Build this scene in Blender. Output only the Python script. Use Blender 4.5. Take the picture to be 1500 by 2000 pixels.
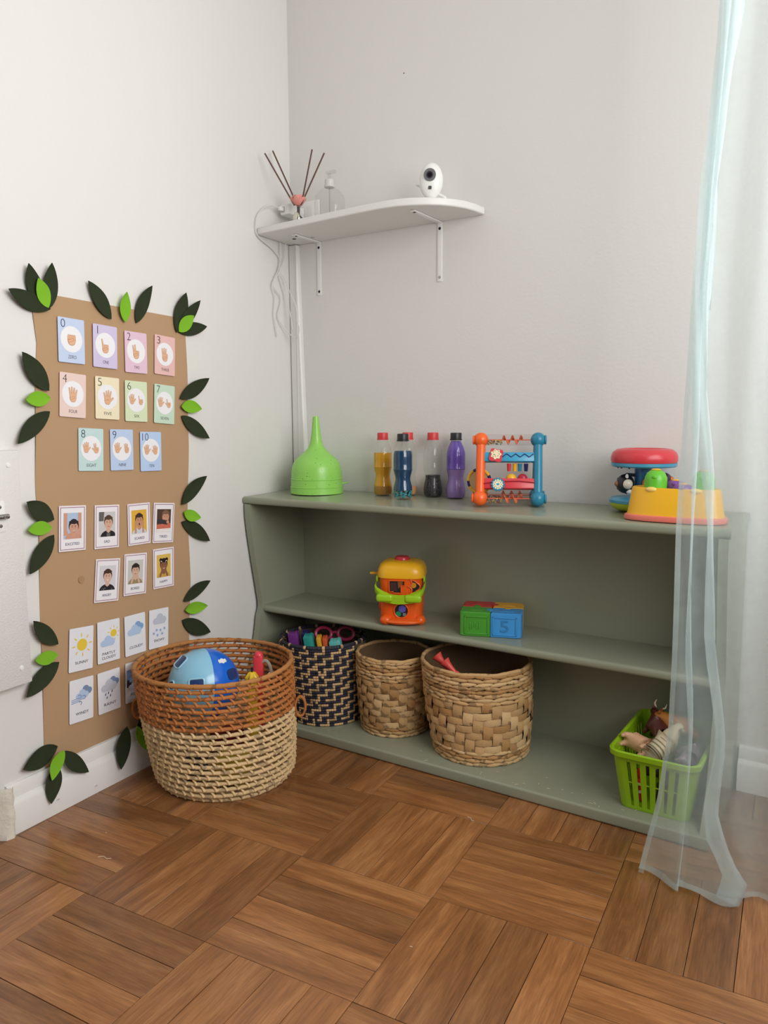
import bpy, bmesh, math, random
from math import sin, cos, pi, radians, sqrt, atan2, hypot
from mathutils import Vector, Matrix

random.seed(7)
for o in list(bpy.data.objects):
    bpy.data.objects.remove(o, do_unlink=True)
scene = bpy.context.scene
COL = scene.collection

# ------------------------------------------------------------------ camera
cam_d = bpy.data.cameras.new('camera')
cam_d.sensor_fit = 'HORIZONTAL'
cam_d.sensor_width = 36.0
cam_d.lens = 1496.3 / 1500 * 36.0
cam_d.clip_start = 0.02
cam = bpy.data.objects.new('camera', cam_d)
COL.objects.link(cam)
_r = Vector((0.8396, 0.5432, -0.0048)); _u = Vector((-0.0602, 0.1019, 0.9930)); _f = Vector((-0.5399, 0.8334, -0.1182))
m3 = Matrix((_r, _u, -_f)).transposed()
cam.matrix_world = Matrix.Translation((1.6405, -1.9879, 0.9043)) @ m3.to_4x4()
scene.camera = cam

# ------------------------------------------------------------------ world, daylight, exposure
world = bpy.data.worlds.new('world'); scene.world = world
world.use_nodes = True
wb = world.node_tree.nodes['Background']
wb.inputs[0].default_value = (0.93, 0.96, 1.0, 1)
wb.inputs[1].default_value = 0.12

def area(name, loc, rot, sx, sy, power, col):
    d = bpy.data.lights.new(name, 'AREA'); d.shape = 'RECTANGLE'; d.size = sx; d.size_y = sy
    d.energy = power; d.color = col
    o = bpy.data.objects.new(name, d); COL.objects.link(o); o.location = loc; o.rotation_euler = rot
    return o
# daylight entering through the window in the right wall (faces -x)
area('window_daylight', (2.29, -1.20, 1.50), (0, radians(90), 0), 1.20, 1.45, 44, (1.0, 0.985, 0.966))
scene.view_settings.view_transform = 'Standard'
scene.view_settings.look = 'None'
scene.view_settings.gamma = 1.0
scene.view_settings.exposure = 0.0
scene.view_settings.use_curve_mapping = False

# ------------------------------------------------------------------ materials
def lin(c):
    c = c / 255.0
    return c / 12.92 if c <= 0.04045 else ((c + 0.055) / 1.055) ** 2.4
def rgb(r, g, b): return (lin(r), lin(g), lin(b), 1.0)

MATS = {}
def mat(name, col, rough=0.5, spec=0.5, metal=0.0, coat=0.0, bump=None, vary=0.0, sheen=0.0, speck=None):
    """col sRGB 0-255; bump=(scale,strength); vary=object-random value variation; speck=(scale, thresh, col)"""
    if name in MATS: return MATS[name]
    m = bpy.data.materials.new(name); m.use_nodes = True
    nt = m.node_tree; N = nt.nodes; L = nt.links
    p = N['Principled BSDF']
    p.inputs['Base Color'].default_value = rgb(*col)
    p.inputs['Roughness'].default_value = rough
    p.inputs['Specular IOR Level'].default_value = spec
    p.inputs['Metallic'].default_value = metal
    p.inputs['Coat Weight'].default_value = coat
    p.inputs['Coat Roughness'].default_value = 0.12
    if sheen: p.inputs['Sheen Weight'].default_value = sheen
    tc = None
    def coord():
        nonlocal tc
        if tc is None: tc = N.new('ShaderNodeTexCoord')
        return tc.outputs['Object']
    if vary or speck:
        last = None
        rgbn = N.new('ShaderNodeRGB'); rgbn.outputs[0].default_value = rgb(*col); last = rgbn.outputs[0]
        if vary:
            oi = N.new('ShaderNodeObjectInfo')
            no = N.new('ShaderNodeTexNoise'); no.inputs['Scale'].default_value = 60; L.new(coord(), no.inputs['Vector'])
            ad = N.new('ShaderNodeMath'); ad.operation = 'ADD'; L.new(oi.outputs['Random'], ad.inputs[0]); L.new(no.outputs['Fac'], ad.inputs[1])
            mr = N.new('ShaderNodeMapRange'); mr.inputs['From Min'].default_value = 0.2; mr.inputs['From Max'].default_value = 1.7
            mr.inputs['To Min'].default_value = 1 - vary; mr.inputs['To Max'].default_value = 1 + vary
            L.new(ad.outputs[0], mr.inputs['Value'])
            hs = N.new('ShaderNodeHueSaturation'); L.new(last, hs.inputs['Color']); L.new(mr.outputs[0], hs.inputs['Value'])
            last = hs.outputs[0]
        if speck:
            no2 = N.new('ShaderNodeTexNoise'); no2.inputs['Scale'].default_value = speck[0]; no2.inputs['Detail'].default_value = 1
            L.new(coord(), no2.inputs['Vector'])
            gt = N.new('ShaderNodeMath'); gt.operation = 'GREATER_THAN'; gt.inputs[1].default_value = speck[1]; L.new(no2.outputs['Fac'], gt.inputs[0])
            mx = N.new('ShaderNodeMix'); mx.data_type = 'RGBA'; L.new(gt.outputs[0], mx.inputs['Factor'])
            L.new(last, mx.inputs['A']); mx.inputs['B'].default_value = rgb(*speck[2]); last = mx.outputs['Result']
        L.new(last, p.inputs['Base Color'])
    if bump:
        no = N.new('ShaderNodeTexNoise'); no.inputs['Scale'].default_value = bump[0]; no.inputs['Detail'].default_value = 4
        L.new(coord(), no.inputs['Vector'])
        b = N.new('ShaderNodeBump'); b.inputs['Strength'].default_value = bump[1]; b.inputs['Distance'].default_value = 0.002
        L.new(no.outputs['Fac'], b.inputs['Height']); L.new(b.outputs[0], p.inputs['Normal'])
    MATS[name] = m
    return m

def clear_mat(name, tint, ior=1.45, rough=0.05):
    """thin clear plastic / glass shell: transparent with a Fresnel reflection"""
    if name in MATS: return MATS[name]
    m = bpy.data.materials.new(name); m.use_nodes = True
    nt = m.node_tree; N = nt.nodes; L = nt.links
    N.remove(N['Principled BSDF'])
    t = N.new('ShaderNodeBsdfTransparent'); t.inputs[0].default_value = rgb(*tint)
    g = N.new('ShaderNodeBsdfGlossy'); g.inputs['Roughness'].default_value = rough
    fr = N.new('ShaderNodeFresnel'); fr.inputs['IOR'].default_value = ior
    mx = N.new('ShaderNodeMixShader'); gm = N.new('ShaderNodeNewGeometry'); iv = N.new('ShaderNodeMath'); iv.operation = 'SUBTRACT'; iv.inputs[0].default_value = 1.0; L.new(gm.outputs['Backfacing'], iv.inputs[1])
    ml = N.new('ShaderNodeMath'); ml.operation = 'MULTIPLY'; L.new(fr.outputs[0], ml.inputs[0]); L.new(iv.outputs[0], ml.inputs[1])
    L.new(ml.outputs[0], mx.inputs[0]); L.new(t.outputs[0], mx.inputs[1]); L.new(g.outputs[0], mx.inputs[2])
    L.new(mx.outputs[0], N['Material Output'].inputs['Surface'])
    MATS[name] = m
    return m

def sheer_mat(name, col, cover):
    if name in MATS: return MATS[name]
    m = bpy.data.materials.new(name); m.use_nodes = True
    nt = m.node_tree; N = nt.nodes; L = nt.links
    N.remove(N['Principled BSDF'])
    t = N.new('ShaderNodeBsdfTransparent')
    d = N.new('ShaderNodeBsdfDiffuse'); d.inputs[0].default_value = rgb(*col)
    tl = N.new('ShaderNodeBsdfTranslucent'); tl.inputs[0].default_value = rgb(*col)
    m1 = N.new('ShaderNodeMixShader'); m1.inputs[0].default_value = 0.5; L.new(d.outputs[0], m1.inputs[1]); L.new(tl.outputs[0], m1.inputs[2])
    tc = N.new('ShaderNodeTexCoord'); no = N.new('ShaderNodeTexNoise'); no.inputs['Scale'].default_value = 22; no.inputs['Detail'].default_value = 5
    L.new(tc.outputs['Object'], no.inputs['Vector'])
    mr = N.new('ShaderNodeMapRange'); mr.inputs['To Min'].default_value = cover - 0.1; mr.inputs['To Max'].default_value = cover + 0.1
    L.new(no.outputs['Fac'], mr.inputs['Value'])
    m2 = N.new('ShaderNodeMixShader'); L.new(mr.outputs[0], m2.inputs[0]); L.new(t.outputs[0], m2.inputs[1]); L.new(m1.outputs[0], m2.inputs[2])
    L.new(m2.outputs[0], N['Material Output'].inputs['Surface'])
    MATS[name] = m
    return m

def wood_mat():
    m = bpy.data.materials.new('parquet_wood'); m.use_nodes = True
    nt = m.node_tree; N = nt.nodes; L = nt.links; p = N['Principled BSDF']
    tc = N.new('ShaderNodeTexCoord'); oi = N.new('ShaderNodeObjectInfo')
    mul = N.new('ShaderNodeMath'); mul.operation = 'MULTIPLY'; mul.inputs[1].default_value = 37.0; L.new(oi.outputs['Random'], mul.inputs[0])
    cb = N.new('ShaderNodeCombineXYZ'); L.new(mul.outputs[0], cb.inputs[0]); L.new(mul.outputs[0], cb.inputs[1]); L.new(mul.outputs[0], cb.inputs[2])
    va = N.new('ShaderNodeVectorMath'); va.operation = 'ADD'; L.new(tc.outputs['Object'], va.inputs[0]); L.new(cb.outputs[0], va.inputs[1])
    mp = N.new('ShaderNodeMapping'); mp.inputs['Scale'].default_value = (3.0, 26.0, 10.0); L.new(va.outputs[0], mp.inputs[0])
    n1 = N.new('ShaderNodeTexNoise'); n1.inputs['Scale'].default_value = 1.0; n1.inputs['Detail'].default_value = 8; n1.inputs['Roughness'].default_value = 0.6; n1.inputs['Distortion'].default_value = 0.9
    L.new(mp.outputs[0], n1.inputs['Vector'])
    mp2 = N.new('ShaderNodeMapping'); mp2.inputs['Scale'].default_value = (22.0, 330.0, 60.0); L.new(va.outputs[0], mp2.inputs[0])
    n2 = N.new('ShaderNodeTexNoise'); n2.inputs['Scale'].default_value = 1.0; n2.inputs['Detail'].default_value = 3; L.new(mp2.outputs[0], n2.inputs['Vector'])
    cr = N.new('ShaderNodeValToRGB'); e = cr.color_ramp.elements
    e[0].position = 0.25; e[0].color = rgb(110, 68, 36); e[1].position = 0.78; e[1].color = rgb(178, 127, 80)
    x = e.new(0.5); x.color = rgb(147, 97, 56)
    L.new(n1.outputs['Fac'], cr.inputs[0])
    mr = N.new('ShaderNodeMapRange'); mr.inputs['To Min'].default_value = 0.72; mr.inputs['To Max'].default_value = 1.18; L.new(oi.outputs['Random'], mr.inputs['Value'])
    mr2 = N.new('ShaderNodeMapRange'); mr2.inputs['From Min'].default_value = 0.3; mr2.inputs['From Max'].default_value = 0.7
    mr2.inputs['To Min'].default_value = 0.74; mr2.inputs['To Max'].default_value = 1.12; L.new(n2.outputs['Fac'], mr2.inputs['Value'])
    mm = N.new('ShaderNodeMath'); mm.operation = 'MULTIPLY'; L.new(mr.outputs[0], mm.inputs[0]); L.new(mr2.outputs[0], mm.inputs[1])
    hs = N.new('ShaderNodeHueSaturation'); L.new(cr.outputs[0], hs.inputs['Color']); L.new(mm.outputs[0], hs.inputs['Value'])
    L.new(hs.outputs[0], p.inputs['Base Color'])
    p.inputs['Roughness'].default_value = 0.32; p.inputs['Specular IOR Level'].default_value = 0.5
    p.inputs['Coat Weight'].default_value = 0.25; p.inputs['Coat Roughness'].default_value = 0.15
    b = N.new('ShaderNodeBump'); b.inputs['Strength'].default_value = 0.08; b.inputs['Distance'].default_value = 0.001
    L.new(n2.outputs['Fac'], b.inputs['Height']); L.new(b.outputs[0], p.inputs['Normal'])
    MATS['wood'] = m
    return m

WALL = mat('wall_paint', (225, 223, 220), 0.55, 0.35, bump=(110, 0.22))
TRIMW = mat('white_gloss_paint', (228, 227, 224), 0.35, 0.5, bump=(30, 0.08))
SAGE = mat('sage_green_paint', (145, 149, 129), 0.22, 0.5, bump=(45, 0.03))
WOOD = wood_mat()
GAP = mat('floor_gap_dark', (48, 28, 15), 0.8)
KRAFT = mat('kraft_paper', (181, 148, 114), 0.75, 0.25, bump=(60, 0.10))
LEAFD = mat('dark_green_felt', (52, 59, 42), 0.95, 0.1, bump=(900, 0.3), vary=0.12)
LEAFL = mat('light_green_felt', (126, 184, 48), 0.9, 0.15, bump=(900, 0.3))
WHITEP = mat('white_plastic', (238, 238, 236), 0.35)
BLACK = mat('black_ink', (30, 30, 42), 0.6)
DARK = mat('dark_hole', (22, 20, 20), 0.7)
STEEL = mat('steel', (170, 168, 165), 0.3, metal=1.0)

# ------------------------------------------------------------------ mesh helpers
class MB:
    def __init__(s): s.v = []; s.f = []; s.m = []; s.sm = []
    def add(s, verts, faces, mi=0, smooth=True, M=None):
        b = len(s.v)
        if M is not None: verts = [M @ Vector(v) for v in verts]
        s.v += [tuple(v) for v in verts]
        for f in faces:
            s.f.append([i + b for i in f]); s.m.append(mi); s.sm.append(smooth)
        return s
    def box(s, x0, x1, y0, y1, z0, z1, mi=0, M=None):
        v = [(x0, y0, z0), (x1, y0, z0), (x1, y1, z0), (x0, y1, z0), (x0, y0, z1), (x1, y0, z1), (x1, y1, z1), (x0, y1, z1)]
        f = [(0, 3, 2, 1), (4, 5, 6, 7), (0, 1, 5, 4), (1, 2, 6, 5), (2, 3, 7, 6), (3, 0, 4, 7)]
        return s.add(v, f, mi, False, M)
    def rbox(s, x0, x1, y0, y1, z0, z1, r, mi=0, M=None, seg=2):
        bm = bmesh.new(); bmesh.ops.create_cube(bm, size=1)
        bmesh.ops.scale(bm, vec=(x1 - x0, y1 - y0, z1 - z0), verts=bm.verts)
        bmesh.ops.translate(bm, vec=((x0 + x1) / 2, (y0 + y1) / 2, (z0 + z1) / 2), verts=bm.verts)
        bmesh.ops.bevel(bm, geom=list(bm.edges), offset=r, segments=seg, profile=0.5, affect='EDGES')
        bm.verts.index_update()
        v = [tuple(a.co) for a in bm.verts]; f = [[a.index for a in q.verts] for q in bm.faces]; bm.free()
        return s.add(v, f, mi, True, M)
    def lathe(s, prof, seg=32, c=(0, 0, 0), mi=0, M=None, cap=True, fn=None):
        v = []; f = []; n = len(prof)
        for (r, z) in prof:
            for k in range(seg):
                a = 2 * pi * k / seg
                rr = r * (fn(a, z) if fn else 1)
                v.append((c[0] + rr * cos(a), c[1] + rr * sin(a), c[2] + z))
        for i in range(n - 1):
            for k in range(seg):
                k2 = (k + 1) % seg
                f.append((i * seg + k, i * seg + k2, (i + 1) * seg + k2, (i + 1) * seg + k))
        if cap:
            if prof[0][0] > 1e-6: f.append(tuple(range(seg - 1, -1, -1)))
            if prof[-1][0] > 1e-6: f.append(tuple((n - 1) * seg + k for k in range(seg)))
        return s.add(v, f, mi, True, M)
    def tube(s, pts, r, seg=8, mi=0, closed=False, M=None, cap=True):
        pts = [Vector(p) for p in pts]; n = len(pts); v = []; f = []
        rs = r if isinstance(r, (list, tuple)) else [r] * n
        up = None
        for i in range(n):
            if closed: t = pts[(i + 1) % n] - pts[i - 1]
            else: t = pts[min(i + 1, n - 1)] - pts[max(i - 1, 0)]
            if t.length < 1e-9: t = Vector((0, 0, 1))
            t.normalize()
            if up is None:
                up = Vector((0, 0, 1)) if abs(t.z) < 0.9 else Vector((1, 0, 0))
            a = up - t * up.dot(t)
            if a.length < 1e-6: a = t.orthogonal()
            a.normalize(); up = a; b = t.cross(a)
            for k in range(seg):
                an = 2 * pi * k / seg
                v.append(pts[i] + (a * cos(an) + b * sin(an)) * rs[i])
        m = n if closed else n - 1
        for i in range(m):
            j = (i + 1) % n
            for k in range(seg):
                k2 = (k + 1) % seg
                f.append((i * seg + k, i * seg + k2, j * seg + k2, j * seg + k))
        if cap and not closed:
            f.append(tuple(range(seg - 1, -1, -1))); f.append(tuple((n - 1) * seg + k for k in range(seg)))
        return s.add(v, f, mi, True, M)
    def ball(s, c, r, seg=16, rings=10, mi=0, M=None):
        if not isinstance(r, (list, tuple)): r = (r, r, r)
        prof = [(sin(pi * i / rings), -cos(pi * i / rings)) for i in range(rings + 1)]
        T = Matrix.Translation(c) @ Matrix.Diagonal((*r, 1))
        if M is not None: T = M @ T
        prof[0] = (1e-4, -1); prof[-1] = (1e-4, 1)
        return s.lathe(prof, seg, mi=mi, M=T, cap=True)
    def prism(s, poly, z0, z1, mi=0, M=None, smooth=False):
        n = len(poly)
        v = [(x, y, z0) for x, y in poly] + [(x, y, z1) for x, y in poly]
        f = [tuple(range(n - 1, -1, -1)), tuple(range(n, 2 * n))] + [(i, (i + 1) % n, n + (i + 1) % n, n + i) for i in range(n)]
        return s.add(v, f, mi, smooth, M)
    def poly(s, pts, z, mi=0, M=None):
        return s.add([(x, y, z) for x, y in pts], [tuple(range(len(pts)))], mi, False, M)
    def disc(s, x, y, rx, ry, z, mi=0, n=24, M=None, a0=0):
        ca, sa = cos(a0), sin(a0)
        return s.poly([(x + rx * cos(2 * pi * k / n) * ca - ry * sin(2 * pi * k / n) * sa, y + rx * cos(2 * pi * k / n) * sa + ry * sin(2 * pi * k / n) * ca) for k in range(n)], z, mi, M)
    def capsule2(s, x0, y0, x1, y1, r, z, mi=0, M=None, r1=None):
        r1 = r if r1 is None else r1
        a = atan2(y1 - y0, x1 - x0); pts = []
        for k in range(9): t = a + pi / 2 + pi * k / 8; pts.append((x0 + r * cos(t), y0 + r * sin(t)))
        for k in range(9): t = a - pi / 2 + pi * k / 8; pts.append((x1 + r1 * cos(t), y1 + r1 * sin(t)))
        return s.poly(pts, z, mi, M)
    def mesh(s, name, mats, off=(0, 0, 0), sharp=40):
        me = bpy.data.meshes.new(name)
        o = Vector(off)
        me.from_pydata([tuple(Vector(v) - o) for v in s.v], [], s.f)
        for mm in (mats if isinstance(mats, (list, tuple)) else [mats]): me.materials.append(mm)
        me.polygons.foreach_set('material_index', s.m)
        me.polygons.foreach_set('use_smooth', s.sm)
        me.update()
        if sharp: me.set_sharp_from_angle(angle=radians(sharp))
        return me

def tag(o, label=None, cat=None, group=None, kind=None):
    if label: o['label'] = label
    if cat: o['category'] = cat
    if group: o['group'] = group
    if kind: o['kind'] = kind
    return o
def link(name, data, parent=None):
    o = bpy.data.objects.new(name, data); COL.objects.link(o)
    if parent is not None: o.parent = parent
    return o
def thing(name, label, cat, loc=(0, 0, 0), rz=0.0, group=None):
    e = link(name, None); e.location = loc; e.rotation_euler = (0, 0, rz); e.empty_display_size = 0.05
    return tag(e, label, cat, group)
def part(name, mb, mats, parent=None, off=(0, 0, 0), label=None, kind=None, sharp=40):
    """mesh given in the parent's local frame, or (off) in another frame shifted by off"""
    o = link(name, mb.mesh(name, mats, off, sharp), parent)
    return tag(o, label=label, kind=kind)
def solo(name, mb, mats, label, cat, loc, group=None, sharp=40, rot=None):
    """single-mesh thing; mb in local coords around loc"""
    o = link(name, mb.mesh(name, mats, (0, 0, 0), sharp)); o.location = loc
    if rot: o.rotation_euler = rot
    return tag(o, label, cat, group)
def struct(name, mb, mats, off=(0, 0, 0)):
    o = link(name, mb.mesh(name, mats, off)); o.location = off
    return tag(o, kind='structure')

def text_mesh(body, mb, cx, cy, h, z, mi=0, wmax=None, rot=0.0, thin=0.0, M=None):
    cu = bpy.data.curves.new('t', 'FONT'); cu.body = body; cu.align_x = 'CENTER'; cu.align_y = 'CENTER'; cu.resolution_u = 4
    cu.offset = thin
    o = bpy.data.objects.new('t', cu); COL.objects.link(o)
    dg = bpy.context.evaluated_depsgraph_get()
    me = bpy.data.meshes.new_from_object(o.evaluated_get(dg))
    bpy.data.objects.remove(o); bpy.data.curves.remove(cu)
    vs = [v.co.copy() for v in me.vertices]; fs = [list(p.vertices) for p in me.polygons]
    bpy.data.meshes.remove(me)
    x0 = min(v.x for v in vs); x1 = max(v.x for v in vs); y0 = min(v.y for v in vs); y1 = max(v.y for v in vs)
    sc = h / (y1 - y0); sx = sc
    if wmax: sx = wmax / (x1 - x0)
    out = []
    for v in vs:
        x = (v.x - (x0 + x1) / 2) * sx; y = (v.y - (y0 + y1) / 2) * sc
        out.append((cx + x * cos(rot) - y * sin(rot), cy + x * sin(rot) + y * cos(rot), z))
    mb.add(out, fs, mi, False, M)

# left wall: plane x = -TT*y, local frame X (towards the corner), Y up, Z out of the wall
TT = 0.06; NN = sqrt(1 + TT * TT)
LWM = Matrix(((-TT / NN, 0, 1 / NN, 0), (1 / NN, 0, TT / NN, 0), (0, 1, 0, 0), (0, 0, 0, 1)))
def lw_place(o, a, z, out=0.0, ang=0.0):
    o.matrix_world = LWM @ Matrix.Translation((a, z, out)) @ Matrix.Rotation(ang, 4, 'Z')
def topz(y): return 0.684 + 0.025 * y

# ------------------------------------------------------------------ room shell
b = MB(); b.box(-6.0, 0, -0.05, 2.55, -0.12, 0, M=LWM); w = struct('wall_left', b, WALL)
b = MB(); b.box(-0.1, 2.45, 0.0, 0.12, -0.05, 2.55); wbk = struct('wall_back', b, WALL)
b = MB(); b.lathe([(0.0022, 0), (0.0014, 0.0006)], 10, M=Matrix.Translation((0.428, -0.0002, 1.8926)) @ Matrix.Rotation(pi / 2, 4, 'X')); part('nail_hole', b, mat('nail_dark', (120, 114, 108), 0.8), wbk)
b = MB()
b.box(2.32, 2.45, -0.40, 0.0, 0, 2.55); b.box(2.32, 2.45, -4.5, -2.00, 0, 2.55)
b.box(2.32, 2.45, -2.00, -0.40, 0, 0.84); b.box(2.32, 2.45, -2.00, -0.40, 2.16, 2.55)
struct('wall_right', b, WALL)
b = MB(); b.box(-0.1, 2.45, -4.5, 0.12, 2.55, 2.65); struct('ceiling', b, WALL)
# floor: dark bedding below the parquet slats
b = MB(); b.box(-0.3, 2.45, -4.5, 0.12, -0.06, -0.004); floor = struct('floor', b, GAP)

GX, GY, GS, GR = 0.6729, -0.8177, 0.30, radians(4.7276)
cg, sg = cos(GR), sin(GR)
SW = GS / 4
slat_me = []
for k in range(3):
    bb = MB(); bb.rbox(-GS / 2 + 0.0005, GS / 2 - 0.0005, -SW / 2 + 0.0005 + 0.0002 * k, SW / 2 - 0.0005, -0.006, 0.0, 0.00025, seg=1)
    slat_me.append(bb.mesh('slat', WOOD))
rest = MB()
def inview(x, y):
    d = Vector((x, y, 0)) - Vector((1.6405, -1.9879, 0.9043)); zc = d.dot(_f)
    if zc < 0.2: return False
    px = 750 + 1496 * d.dot(_r) / zc; py = 1000 - 1496 * d.dot(_u) / zc
    return -260 < px < 1760 and 1100 < py < 2330
for i in range(-5, 8):
    for j in range(-5, 6):
        for k in range(4):
            o4 = (k - 1.5) * SW
            if (i + j) % 2 == 0: du, dv, ex = GS / 2, GS / 2 + o4, 0
            else: du, dv, ex = GS / 2 + o4, GS / 2, 1
            uu = i * GS + du; vv = j * GS + dv
            x = GX + uu * cg + vv * sg; y = GY + uu * sg - vv * cg
            if x < -0.06 + 0.06 * abs(y) or x > 2.35 or y > 0.05 or y < -2.6: continue
            if not inview(x, y): continue
            o = link('slat', random.choice(slat_me), floor)
            o.location = (x, y, random.uniform(-0.00012, 0.00012))
            o.rotation_euler = (0, 0, GR + (pi / 2 if ex else 0) + random.choice((0, pi)))
# remaining floor beyond the view
b = MB(); b.box(-0.3, 2.45, -4.5, -2.62, -0.01, 0.0); part('plank_field', b, WOOD, floor, kind='stuff')

# baseboards
def extr(profile, a0, a1, M, mb):
    n = len(profile)
    v = [(a0, z, o) for o, z in profile] + [(a1, z, o) for o, z in profile]
    f = [tuple(range(n)), tuple(range(2 * n - 1, n - 1, -1))] + [(i, n + i, n + (i + 1) % n, (i + 1) % n) for i in range(n)]
    mb.add(v, f, 0, True, M)
BP = [(0, 0), (0.022, 0), (0.022, 0.066), (0.017, 0.074), (0.010, 0.078), (0.009, 0.104), (0.005, 0.109), (0, 0.109)]
b = MB(); extr(BP, -1.10, -0.372, LWM, b); bbl = struct('baseboard_left', b, TRIMW)
for a, z in ((-0.985, 0.033), (-0.878, 0.02)):
    q = MB(); q.lathe([(0.0045, 0), (0.0045, 0.001), (0.0012, 0.0012)], 12); q.box(-0.003, 0.003, -0.0004, 0.0004, 0.0011, 0.0014, 1)
    sc = part('screw', q, [TRIMW, BLACK], bbl); sc.matrix_world = LWM @ Matrix.Translation((a, z, 0.022))
# crumbled plaster at the end of the baseboard
b = MB()
rows = []
for k in range(9):
    z = 0.115 * k / 8
    rows.append([(-1.096 - 0.003 * random.random(), z, 0.026 + 0.003 * random.random()), (-1.108 + 0.004 * random.random(), z, 0.029 + 0.004 * random.random()), (-1.122 + 0.006 * random.random(), z, 0.022 + 0.006 * random.random()), (-1.135, z, 0.0)])
vs = [p for r_ in rows for p in r_]; fs = []
for k in range(8):
    for c in range(3): fs.append((k * 4 + c, (k + 1) * 4 + c, (k + 1) * 4 + c + 1, k * 4 + c + 1))
b.add(vs, fs, 0, True, LWM); struct('trim_2', b, mat('old_plaster', (222, 217, 204), 0.6, bump=(120, 0.8)))
BB2 = MB(); Mb = Matrix(((1, 0, 0, 0), (0, 0, -1, 0), (0, 1, 0, 0), (0, 0, 0, 1)))
extr(BP, 1.392, 2.32, Mb, BB2); struct('baseboard_back', BB2, TRIMW)
# cable trunking strip in the corner
b = MB()
b.prism([(0.0, -0.001), (0.036, -0.001), (0.036, -0.012), (0.032, -0.016), (0.006, -0.016)], 1.40, 1.462)
pr_ = [(0.0, 0.0), (0.034, 0.0), (0.034, -0.012), (0.030, -0.016), (0.004, -0.016)]
pb = [(0.004, 0.0), (0.060, 0.0), (0.060, -0.012), (0.056, -0.016), (0.008, -0.016)]
n = 5
b = MB(); b.add([(x, y, 1.463) for x, y in pr_] + [(x, y, 0.692) for x, y in pb], [(0, 1, 2, 3, 4), (9, 8, 7, 6, 5)] + [((k + 1) % n, k, n + k, n + (k + 1) % n) for k in range(n)], 0, False)
b.box(0.030, 0.034, -0.0175, -0.016, 0.70, 1.46)
struct('trim_1', b, TRIMW)
# window frame in the right wall (light source side)
b = MB()
b.box(2.34, 2.40, -2.00, -1.94, 0.84, 2.16); b.box(2.34, 2.40, -0.46, -0.40, 0.84, 2.16)
b.box(2.34, 2.40, -2.00, -0.40, 0.84, 0.90); b.box(2.34, 2.40, -2.00, -0.40, 2.10, 2.16); b.box(2.34, 2.40, -1.23, -1.17, 0.84, 2.16)
struct('window_1', b, TRIMW)

# ------------------------------------------------------------------ green shelf unit
UX0, UX1 = 0.024, 1.386
unit = thing('toy_shelf', 'low sage green painted toy shelf with two tiers against the back wall', 'shelf', (0.70, -0.15, 0))
UO = (0.70, -0.15, 0)
def rounded_board(x0, x1, y0, y1, z0, z1, tilt=0.0, r=0.007):
    mb = MB(); h = (z1 - z0)
    prof = [(y1, z0), (y0 + r, z0)]
    for k in range(1, 5): a = -pi / 2 - pi / 2 * k / 5; prof.append((y0 + r + r * cos(a), z0 + r + r * sin(a)))
    prof += [(y0, z0 + r), (y0, z1 - r)]
    for k in range(1, 5): a = pi - pi / 2 * k / 5; prof.append((y0 + r + r * cos(a), z1 - r + r * sin(a)))
    prof += [(y0 + r, z1), (y1, z1)]
    n = len(prof)
    v = [(x0, y, z + tilt * y) for y, z in prof] + [(x1, y, z + tilt * y) for y, z in prof]
    f = [tuple(range(n)), tuple(range(2 * n - 1, n - 1, -1))] + [(k, n + k, n + (k + 1) % n, (k + 1) % n) for k in range(n)]
    return mb.add(v, f, 0, True)
part('top_board', rounded_board(UX0 - 0.004, UX1 + 0.004, -0.276, -0.006, 0.662, 0.684, 0.025, 0.009), SAGE, unit, UO)
part('middle_shelf', rounded_board(UX0 + 0.02, UX1 - 0.02, -0.222, -0.016, 0.311, 0.333, 0, 0.009), SAGE, unit, UO)
part('bottom_board', rounded_board(UX0 + 0.001, UX1 - 0.001, -0.352, -0.016, 0.0005, 0.030, 0, 0.006), SAGE, unit, UO)
b = MB(); b.box(UX0 + 0.02, UX1 - 0.02, -0.016, -0.008, 0.03, 0.6615); part('back_panel', b, SAGE, unit, UO)
SP = [(-0.274, 0.6550), (-0.274, 0.62), (-0.266, 0.56), (-0.250, 0.47), (-0.236, 0.40), (-0.226, 0.345), (-0.226, 0.325), (-0.236, 0.30), (-0.243, 0.26), (-0.262, 0.18), (-0.29, 0.10), (-0.325, 0.05), (-0.340, 0.0305)]
poly_s = SP + [(-0.008, 0.0305), (-0.008, 0.6615)]
for x0 in (UX0, UX1 - 0.02):
    mb = MB(); n = len(poly_s)
    v = [(x0, y, z) for y, z in poly_s] + [(x0 + 0.02, y, z) for y, z in poly_s]
    f = [tuple(range(n)), tuple(range(2 * n - 1, n - 1, -1))] + [(k, n + k, n + (k + 1) % n, (k + 1) % n) for k in range(n)]
    mb.add(v, f, 0, True); part('side_panel', mb, SAGE, unit, UO, sharp=50)

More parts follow.
